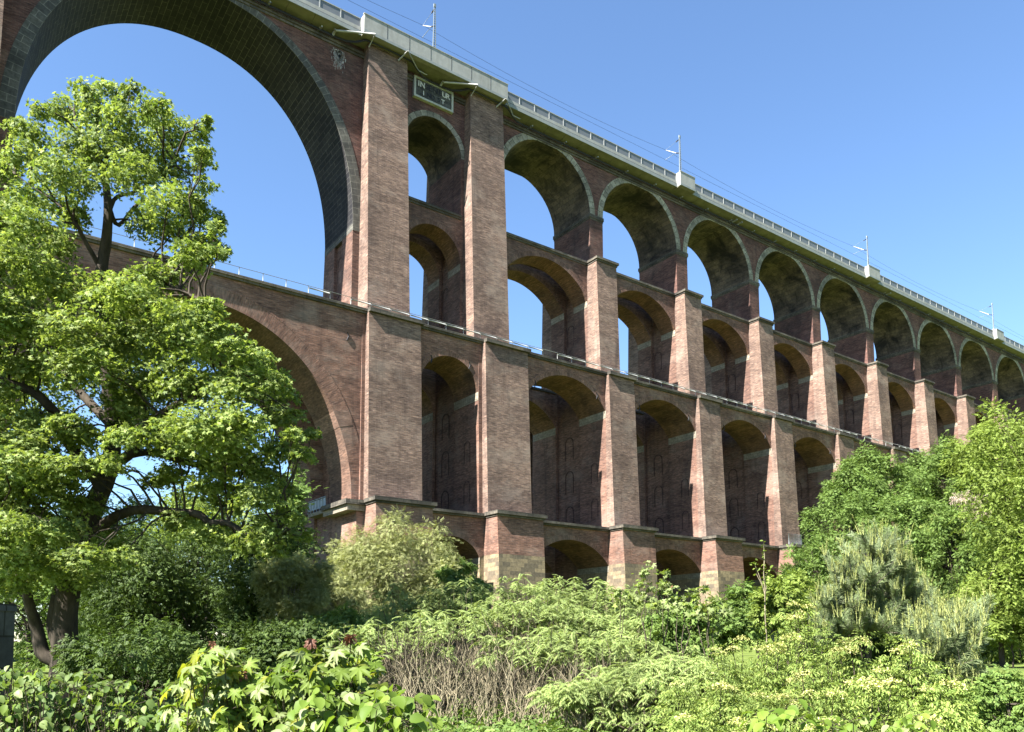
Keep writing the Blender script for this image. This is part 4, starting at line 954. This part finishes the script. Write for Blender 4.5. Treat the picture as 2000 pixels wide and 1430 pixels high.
# low weeds on the ground below the thicket
n = 5200; uu = r.uniform(640, 2000, n); zz = r.uniform(9, 20, n)
P = np.array([base_of(a, c) for a, c in zip(uu, zz)]); P[:, 2] += r.random(n)*0.35
n2 = 4200; u2 = r.uniform(1250, 1900, n2); z2 = r.uniform(19, 44, n2); P2 = np.array([base_of(a, c) for a, c in zip(u2, z2)]); P2[:, 2] += r.random(n2)*0.7; P = np.concatenate([P, P2]); n += n2
o = leaves('ground_weeds', None, L_MID, P, np.array([0, 0, 1.0])+0.6*r.normal(size=(n, 3)), r.normal(size=(n, 3)), r.uniform(0.1, 0.26, n), T_TWIG); tag(o, 'low green weeds covering the ground under the shrubs', 'weeds', kind='stuff')

# ------------------------------------------------------------------ elder shrubs with pale flat blossoms
def elder(k, u, vt, z, half, label, bloom=7, mat=L_ELDER, tpl=T_FROND_ELDER, leaf=(0.085, 0.15)):
    r = np.random.default_rng(500+k); b = base_of(u, z); s = z/CAM_F; top = at(u, vt, z)[2]; H = top-b[2]; W = half*s
    e = empty('elder_shrub', tuple(b), label, 'shrub', 'elder shrubs in the right foreground')
    mb = MB(); P, N, T = [], [], []; tips = []
    for q in range(44):
        a_ = r.random()*6.28; rad = W*math.sqrt(r.random()); hh = H*(1.0-0.4*(rad/W)**2)*r.uniform(0.6, 1.0)
        tp = b+np.array([math.cos(a_)*rad, math.sin(a_)*rad, hh]); st = b+np.array([math.cos(a_), math.sin(a_), 0])*rad*0.3
        pts = limb(mb, st, tp, 0.014, 0.005, TWIG_D, 0.05, 5, 4, r, 0.03); tips.append(tp)
        for p in pts[2:]:
            for f in range(10):
                an = r.random()*6.28; d = np.array([math.cos(an), math.sin(an), r.uniform(-0.1, 0.6)])
                P.append(p+r.normal(size=3)*0.09); T.append(d); N.append(np.array([0, 0, 1.0])+0.35*r.normal(size=3))
    wood(mb, 'stems', e)
    leaves('foliage', e, mat, np.array(P), np.array(N), np.array(T), r.uniform(*leaf, len(P)), tpl)
    tips.sort(key=lambda t_: -t_[2])
    if bloom:
        BP = []
        for tp in tips[:bloom]:
            m = 90; an = r.random(m)*6.28; rr = 0.115*np.sqrt(r.random(m))
            BP.append(np.stack([tp[0]+rr*np.cos(an), tp[1]+rr*np.sin(an), tp[2]+0.05-0.03*(rr/0.09)**2+0.012*r.normal(size=m)], 1))
        BP = np.concatenate(BP); nb = len(BP)
        leaves('blossom', e, L_BLOOM, BP, np.array([0, 0, 1.0])+0.6*r.normal(size=(nb, 3)), r.normal(size=(nb, 3)), 0.026, T_OVAL)
EL = [(1440, 1238, 12.5, 80, 'elder bush left of the thorny spike, behind paler ones', 4), (1572, 1162, 13, 56, 'tall narrow elder standing before the pine', 6), (1530, 1232, 11.2, 84, 'elder with many cream blossoms below the tall narrow one', 9),
 (1655, 1236, 10.6, 84, 'elder in front of the pine trunk', 8), (1765, 1232, 10.6, 74, 'elder between the two pines', 4), (1700, 1300, 9.2, 92, 'elder in the middle of the right foreground', 8), (1560, 1312, 9.2, 92, 'elder with yellowish blossoms in the centre right foreground', 9),
 (1425, 1322, 9.4, 84, 'elder where the thicket of bare stems ends', 6), (1835, 1318, 9.2, 64, 'elder under the lower pine bough', 3), (1625, 1388, 7.6, 100, 'elder at the bottom edge, middle of the right half', 5),
 (1460, 1396, 7.8, 100, 'elder at the bottom edge beside the thicket', 4), (1790, 1392, 7.8, 96, 'elder at the bottom edge near the corner', 5), (1345, 1325, 12, 64, 'dull green elder mixed into the thicket', 1), (1345, 1400, 9, 74, 'low elder at the bottom edge before the short sumacs', 1)]
for k, (u, vt, z, hf, lab, bl) in enumerate(EL): elder(k, u, vt, z, hf, lab, bl)
# thorny bush with a tall flowering spike
crown_plant('thorny_shrub', 'yellow-green bush carrying one tall upright spike before the low arch', 'shrub', 1512, 1180, 48, 50, 15.5, 16, 2600, .13, T_TWIG, L_YEL, None, BARK_G, .03, 610)
r = np.random.default_rng(61); sp = empty('young_spike_shoot', tuple(base_of(1491, 15.0)), 'tall thin yellowish shoot rising above the thorny bush', 'shoot'); mb = MB()
b = base_of(1496, 15.0); tp = at(1491, 1056, 15.0); pts = limb(mb, b, tp, 0.02, 0.008, TWIG, 0.0, 12, 5, r, 0.004)
P, N, T = [], [], []
for t_ in np.linspace(0.45, 1.0, 60):
    p = b+(tp-b)*t_; an = r.random()*6.28; P.append(p); T.append((math.cos(an), math.sin(an), 0.5)); N.append(np.array([0, 0, 1.])+0.5*r.normal(size=3))
for (u1, v1) in ((1476, 1112), (1472, 1100), (1500, 1112)):
    q = at(u1, v1, 15.0); limb(mb, b+(tp-b)*0.72, q, 0.01, 0.004, TWIG, 0.05, 4, 4, r)
    for f in range(8): P.append(q+r.normal(size=3)*0.05); T.append(r.normal(size=3)); N.append(np.array([0, 0, 1.])+0.5*r.normal(size=3))
wood(mb, 'stem', sp); leaves('foliage', sp, L_YEL, np.array(P), np.array(N), np.array(T), r.uniform(0.05, 0.1, len(P)), T_OVAL)
# young maples with bronze tips above the thicket
def young_maple(k, tips, z, label, u0):
    r = np.random.default_rng(650+k); b = base_of(u0, z); e = empty('young_maple', tuple(b), label, 'sapling', 'young maples above the thicket'); mb = MB(); P, N, T, MI = [], [], [], []
    for (u, v, rad) in tips:
        c = at(u, v, z); limb(mb, b, c, 0.018, 0.006, TWIG_D, 0.03, 6, 5, r); R_ = rad*z/CAM_F; n = int(rad*2.4)
        p, nn, tt = sprays(c, (R_, R_, R_), n, r, nsub=6, spread=0.5); P.append(p); N.append(nn); T.append(tt)
        MI += [2 if (q[2] > c[2]+R_*0.95) else (1 if r.random() < 0.65 else 0) for q in p]
    wood(mb, 'stem', e); P = np.concatenate(P); leaves('foliage', e, None, P, np.concatenate(N), np.concatenate(T), r.uniform(0.06, 0.11, len(P)), T_MAPLE, [L_YEL, L_FGP, L_RED], MI)
young_maple(0, [(1258, 1118, 22), (1262, 1150, 24), (1272, 1180, 26)], 16.5, 'slender pale young maple, tallest before the third buttress', 1266)
young_maple(1, [(1295, 1128, 16), (1297, 1148, 15)], 17.2, 'small dark-tipped young maple against the shadowed low arch', 1296)
young_maple(2, [(1318, 1165, 20), (1345, 1165, 20), (1335, 1185, 22)], 16, 'twin-topped young maple under the low arch', 1330)
young_maple(3, [(1378, 1165, 22), (1392, 1180, 20), (1370, 1190, 22), (1400, 1215, 24)], 15.5, 'pale young maple before the sunlit stone buttress', 1384)
young_maple(4, [(1212, 1150, 20), (1222, 1170, 22)], 17, 'short young maple left of the tallest one', 1218)

# ------------------------------------------------------------------ pines
def pine(label, base_u, z, shoots, seed, hub):
    r = np.random.default_rng(seed); b = base_of(base_u, z); e = empty('pine_tree', tuple(b), label, 'tree'); mb = MB(); P, T, N, S = [], [], [], []; CP, CT, CN, CS = [], [], [], []
    hubs = [at(*h) for h in hub]; limb(mb, b, hubs[0], 0.13, 0.08, BARK, 0.0, 6, 7, r, 0.02)
    for h in hubs[1:]: limb(mb, hubs[0], h, 0.06, 0.035, BARK, 0.05, 5, 6, r, 0.03)
    H = np.array(hubs)
    for (u, v, dz) in shoots:
        c = at(u, v, z+dz); j = np.argmin(np.linalg.norm(H-c, axis=1)+0.6*(H[:, 2] > c[2])); pts = limb(mb, H[j], c, 0.022, 0.010, BARK_G, -0.12, 6, 4, r, 0.03)
        # needles along the outer half of the branch
        for q in range(2, len(pts)-1):
            p0, p1 = pts[q], pts[q+1]; d = unit((p1-p0)[None])[0]
            m = 80; t_ = r.random(m)[:, None]; o = r.normal(size=(m, 3)); o -= d*np.sum(o*d, 1, keepdims=True); o = unit(o)
            P.append(p0+(p1-p0)*t_); T.append(d*0.9+o*0.8); N.append(np.cross(d, o)); S.append(r.uniform(0.09, 0.16, m))
        # side shoots
        for q in range(5):
            p0 = pts[3+q % 3]; e2 = p0+np.array([r.normal()*0.14, r.normal()*0.14, r.uniform(0.15, 0.4)]); limb(mb, p0, e2, 0.008, 0.004, BARK_G, -0.1, 3, 3, r)
            d = unit((e2-p0)[None])[0]; m = 90; t_ = r.random(m)[:, None]; o = r.normal(size=(m, 3)); o -= d*np.sum(o*d, 1, keepdims=True); o = unit(o)
            P.append(p0+(e2-p0)*t_); T.append(d*0.9+o*0.8); N.append(np.cross(d, o)); S.append(r.uniform(0.08, 0.14, m))
            if r.random() < 0.55:
                h = r.uniform(0.08, 0.2); m = 24; t_ = r.random(m)[:, None]; up = unit(np.array([[r.normal()*0.12, r.normal()*0.12, 1.0]]))[0]; o = unit(r.normal(size=(m, 3)))
                CP.append(e2+up*h*t_); CT.append(up+o*0.35); CN.append(o); CS.append(r.uniform(0.025, 0.045, m))
        # candles at the tip: a central one and a whorl round it
        for q in range(r.integers(3, 7)):
            h = r.uniform(0.2, 0.42)*(1.3 if q == 0 else 0.85); up = unit(np.array([[r.normal()*0.16, r.normal()*0.16, 1.0]]))[0]; o0 = pts[-1]+np.array([r.normal(), r.normal(), 0])*0.045*(q > 0)
            m = 46; t_ = r.random(m)[:, None]; o = unit(r.normal(size=(m, 3)))
            CP.append(o0+up*h*t_); CT.append(up+o*0.35); CN.append(o); CS.append(r.uniform(0.03, 0.05, m))
            mb.tube([o0, o0+up*h], [0.007, 0.004], CANDLE_W, 4)
    wood(mb, 'trunk', e)
    V3 = (np.array([(0, .03, 0), (1, .012, 0), (1, -.012, 0), (0, -.03, 0)], float), [(0, 1, 2, 3)])
    V4 = (np.array([(0, .12, 0), (1, .04, 0), (1, -.04, 0), (0, -.12, 0)], float), [(0, 1, 2, 3)])
    leaves('needles', e, L_PINE, np.concatenate(P), np.concatenate(N), np.concatenate(T), np.concatenate(S), V3)
    leaves('candles', e, L_CANDLE, np.concatenate(CP), np.concatenate(CN), np.concatenate(CT), np.concatenate(CS), V4)
r = np.random.default_rng(81); sh = []
for q in range(165):
    for _ in range(40):
        u, v = r.uniform(1588, 1852), r.uniform(1055, 1265)
        top = 1062+((u-1712)/118.0)**2*95
        if v > top and v < 1225+30*abs((u-1712)/130): break
    sh.append((u, v, r.uniform(-1.3, 1.3)))
sh += [(1718, 1040, 0), (1700, 1052, .2), (1752, 1050, -.2), (1775, 1055, .1), (1612, 1085, 0), (1645, 1068, .3), (1682, 1045, -.4)]
pine('bushy grey-green pine with upright pale candles, larger and higher of the two', 1690, 18.5, sh, 82, [(1690, 1225, 18.5), (1665, 1150, 18.2), (1712, 1120, 18.6), (1748, 1160, 18.4), (1635, 1180, 18.3), (1790, 1190, 18.8), (1705, 1080, 18.4)])
sh = [(r.uniform(1775, 1925), 0, r.uniform(-.7, .7)) for q in range(80)]
sh = [(u, r.uniform(1195+abs(u-1850)*0.3, 1395-abs(u-1850)*0.6), d) for u, _, d in sh]+[(1880, 1192, 0), (1930, 1182, .2), (1862, 1215, 0), (1920, 1205, 0)]
pine('smaller lower pine with boughs reaching toward the lawn', 1850, 13.0, sh, 83, [(1850, 1340, 13), (1870, 1270, 13), (1895, 1240, 13.2), (1820, 1290, 12.8), (1885, 1330, 13)])

# ------------------------------------------------------------------ foreground leaves
def leafy(name, label, cat, blobs, z, seed, tpl, size, mats, probs, group=None, stem=TWIG_D, reds=(), uv0=None, smooth=True, up=0.8, DEN=3.4):
    r = np.random.default_rng(seed); b = base_of(uv0, z); e = empty(name, tuple(b), label, cat, group); mb = MB(); P, N, T = [], [], []; MI = []
    for (u, v, a, bb, n) in blobs:
        c = at(u, v, z+r.normal()*0.12); s = z/CAM_F
        nst = max(3, int(n*DEN)//9)
        for q in range(nst):
            tip = c+RT*r.uniform(-1, 1)*a*s+np.array([FW[0], FW[1], 0])*r.uniform(-1, 1)*0.3+np.array([0, 0, r.uniform(-0.9, 0.75)*bb*s])
            foot = b+RT*(u-uv0)*s*0.6+np.array([r.normal()*0.1, r.normal()*0.1, 0]); pts = limb(mb, foot, tip, 0.007, 0.0025, stem, 0.02, 6, 4, r, 0.02)
            for f in range(9):
                j = len(pts)-1-int(r.random()**1.5*3.2); p = pts[j]+r.normal(size=3)*0.015; an = r.random()*6.28; d = np.array([math.cos(an), math.sin(an), 0.0])
                L = r.uniform(0.03, 0.07); q2 = p+d*L+np.array([0, 0, 0.02]); mb.tube([p, q2], [0.0018, 0.0012], stem, 3, cap=False)
                P.append(q2); T.append(d+np.array([0, 0, -0.5])); N.append(np.array([0, 0, up])+d*0.45-np.array([FW[0], FW[1], 0])*0.25+np.array([-0.25, 0, 0])+0.35*r.normal(size=3))
                MI.append(r.choice(len(mats), p=probs))
    for (u, v, n) in reds:
        c = at(u, v, z); foot = b+RT*(u-uv0)*z/CAM_F*0.7; limb(mb, foot, c, 0.006, 0.003, stem, 0.02, 6, 4, r, 0.01)
        for f in range(n):
            an = r.random()*6.28; d = np.array([math.cos(an), math.sin(an), -0.9]); P.append(c+r.normal(size=3)*0.008); T.append(d); N.append(np.array([d[0], d[1], 0.6])); MI.append(len(mats)-1)
    wood(mb, 'stems', e); P = np.array(P); sz = r.uniform(*size, len(P)); MI = np.array(MI)
    sz = np.where(MI == len(mats)-1, sz*0.62, sz) if reds else sz
    leaves('foliage', e, None, P, np.array(N), np.array(T), sz, tpl, mats, MI, smooth=False)
leafy('maple_bush', 'leafy maple shoots with golden and pale broad leaves, left of the pair in front', 'shrub', [(418, 1300, 34, 34, 44), (415, 1365, 62, 55, 70), (450, 1405, 64, 40, 60)], 4.6, 901, T_MAPLE_BIG, (0.055, 0.085), [L_FG, L_FGP, L_FGY, L_RED], [.38, .46, .16, 0], DEN=4.4, uv0=430, reds=((417, 1262, 5), (470, 1316, 6)))
leafy('maple_bush', 'broad-leaved maple bush with bronze shoot tips, middle of the near foreground', 'shrub', [(650, 1300, 78, 42, 80), (590, 1350, 90, 50, 100), (695, 1320, 40, 50, 50), (560, 1405, 95, 45, 80)], 4.6, 902, T_MAPLE_BIG, (0.055, 0.09), [L_FG, L_FGP, L_FGY, L_RED], [.70, .24, .06, 0], DEN=4.2, uv0=620, reds=((606, 1252, 7), (686, 1245, 4), (592, 1330, 4)))
leafy('hazel_bush', 'bright round-leaved hazel at the bottom edge right of the maple shoots', 'shrub', [(700, 1385, 70, 50, 110), (765, 1400, 45, 40, 70), (640, 1415, 70, 30, 70)], 4.3, 903, T_ROUND, (0.05, 0.085), [L_FG, L_FGP], [.85, .15], DEN=4.2, uv0=710)
leafy('hazel_bush', 'single hazel sprig standing in front of the elders at the bottom', 'shrub', [(1508, 1395, 22, 34, 22)], 4.6, 904, T_ROUND, (0.05, 0.085), [L_FG], [1], uv0=1508)
leafy('hazel_bush', 'hazel leaves poking up at the bottom edge before the right elders', 'shrub', [(1650, 1424, 40, 16, 24), (1770, 1422, 60, 12, 30)], 4.4, 905, T_ROUND, (0.035, 0.06), [L_FG, L_FGP], [.8, .2], uv0=1700)
for k, (lab, bl, u0) in enumerate([('pale bramble bush in the bottom left corner', [(30, 1345, 60, 50, 130), (40, 1405, 70, 40, 110)], 40), ('pale bramble bush before the foot of the maple trunk', [(135, 1350, 60, 45, 130), (140, 1405, 70, 40, 120)], 140), ('pale bramble bush between the trunk and the golden maple shoots', [(235, 1360, 60, 45, 120), (240, 1410, 70, 35, 110)], 240), ('sparse bramble bush touching the golden maple shoots', [(325, 1375, 45, 40, 70), (330, 1415, 50, 30, 80)], 325)]):
    leafy('bramble_bush', lab, 'shrub', bl, 6.4, 920+k, T_ROUND, (0.035, 0.075), [L_BRAM, L_FG, L_FGP], [.72, .22, .06], 'bramble bushes along the bottom left', uv0=u0)

# ------------------------------------------------------------------ stone post at the left edge, mesh fence by the pier
p0 = at(-26, 1249, 15.5); g0 = float(ground_h(p0[0], p0[1])); ztop = at(0, 1179, 15.5)[2]
sp = empty('stone_post', (p0[0], p0[1], g0), 'weathered grey stone post at the left edge beside the maple', 'post')
PST = mat_ashlar('stone_post_grey', (0.085, 0.088, 0.10), (0.055, 0.058, 0.07), (0.03, 0.03, 0.03), bw=1.2, rh=0.62, dark_amt=0.3)
mb = MB(); h = ztop-g0
mb.prism((-0.36, 0.36), (-0.36, 0.36), -0.2, (-0.32, 0.32), (-0.32, 0.32), h-0.14, PST); o = mb.build('shaft', sp)
mb = MB(); mb.prism((-0.35, 0.35), (-0.35, 0.35), h-0.14, (-0.33, 0.33), (-0.33, 0.33), h, PST); mb.build('cap', sp)
sp.rotation_euler = (0, 0, -CAM_YAW)
fz = empty('mesh_fence', (107.0, -5.6, 14.5), 'grey wire mesh fence on the ledge by the fifth buttress', 'fence'); mb = MB()
for x in np.arange(0, 3.4, 0.16): mb.tube([(x, 0, 0), (x, 0, 1.9)], 0.018, GALV, 3)
for z in np.arange(0.0, 1.95, 0.16): mb.tube([(0, 0, z), (3.3, 0, z)], 0.018, GALV, 3)
mb.build('wire_mesh', fz); mb = MB()
for x in (0, 1.65, 3.3):
    mb = MB(); mb.tube([(x, 0.03, -0.1), (x, 0.03, 2.0)], 0.05, GALV, 6); mb.build('fence_post', fz)
# ------------------------------------------------------------------ light
w = bpy.data.worlds.new('World'); SC.world = w; w.use_nodes = True
nt = w.node_tree; bg = nt.nodes['Background']; sky = nt.nodes.new('ShaderNodeTexSky'); sky.sky_type = 'NISHITA'
SDIR = Vector((-1.0, -0.145, 1.0)).normalized()
sky.sun_disc = False; sky.sun_elevation = math.asin(SDIR.z); sky.sun_rotation = math.atan2(SDIR.x, SDIR.y)
sky.altitude = 300; sky.air_density = 1.15; sky.dust_density = 0.0; sky.ozone_density = 6.0
bg.inputs['Strength'].default_value = 0.052
nt.links.new(sky.outputs[0], bg.inputs['Color'])
ld = bpy.data.lights.new('sun', 'SUN'); ld.energy = 5.0; ld.angle = RAD(0.5); ld.color = (1.0, 0.955, 0.88)
sun = bpy.data.objects.new('sun', ld); COL.objects.link(sun); sun.rotation_euler = SDIR.to_track_quat('Z', 'Y').to_euler()
SC.view_settings.view_transform = 'Standard'; SC.view_settings.look = 'None'; SC.view_settings.exposure = 2.5; SC.view_settings.gamma = 1.0
SC.view_settings.use_curve_mapping = False
SC.render.film_transparent = False
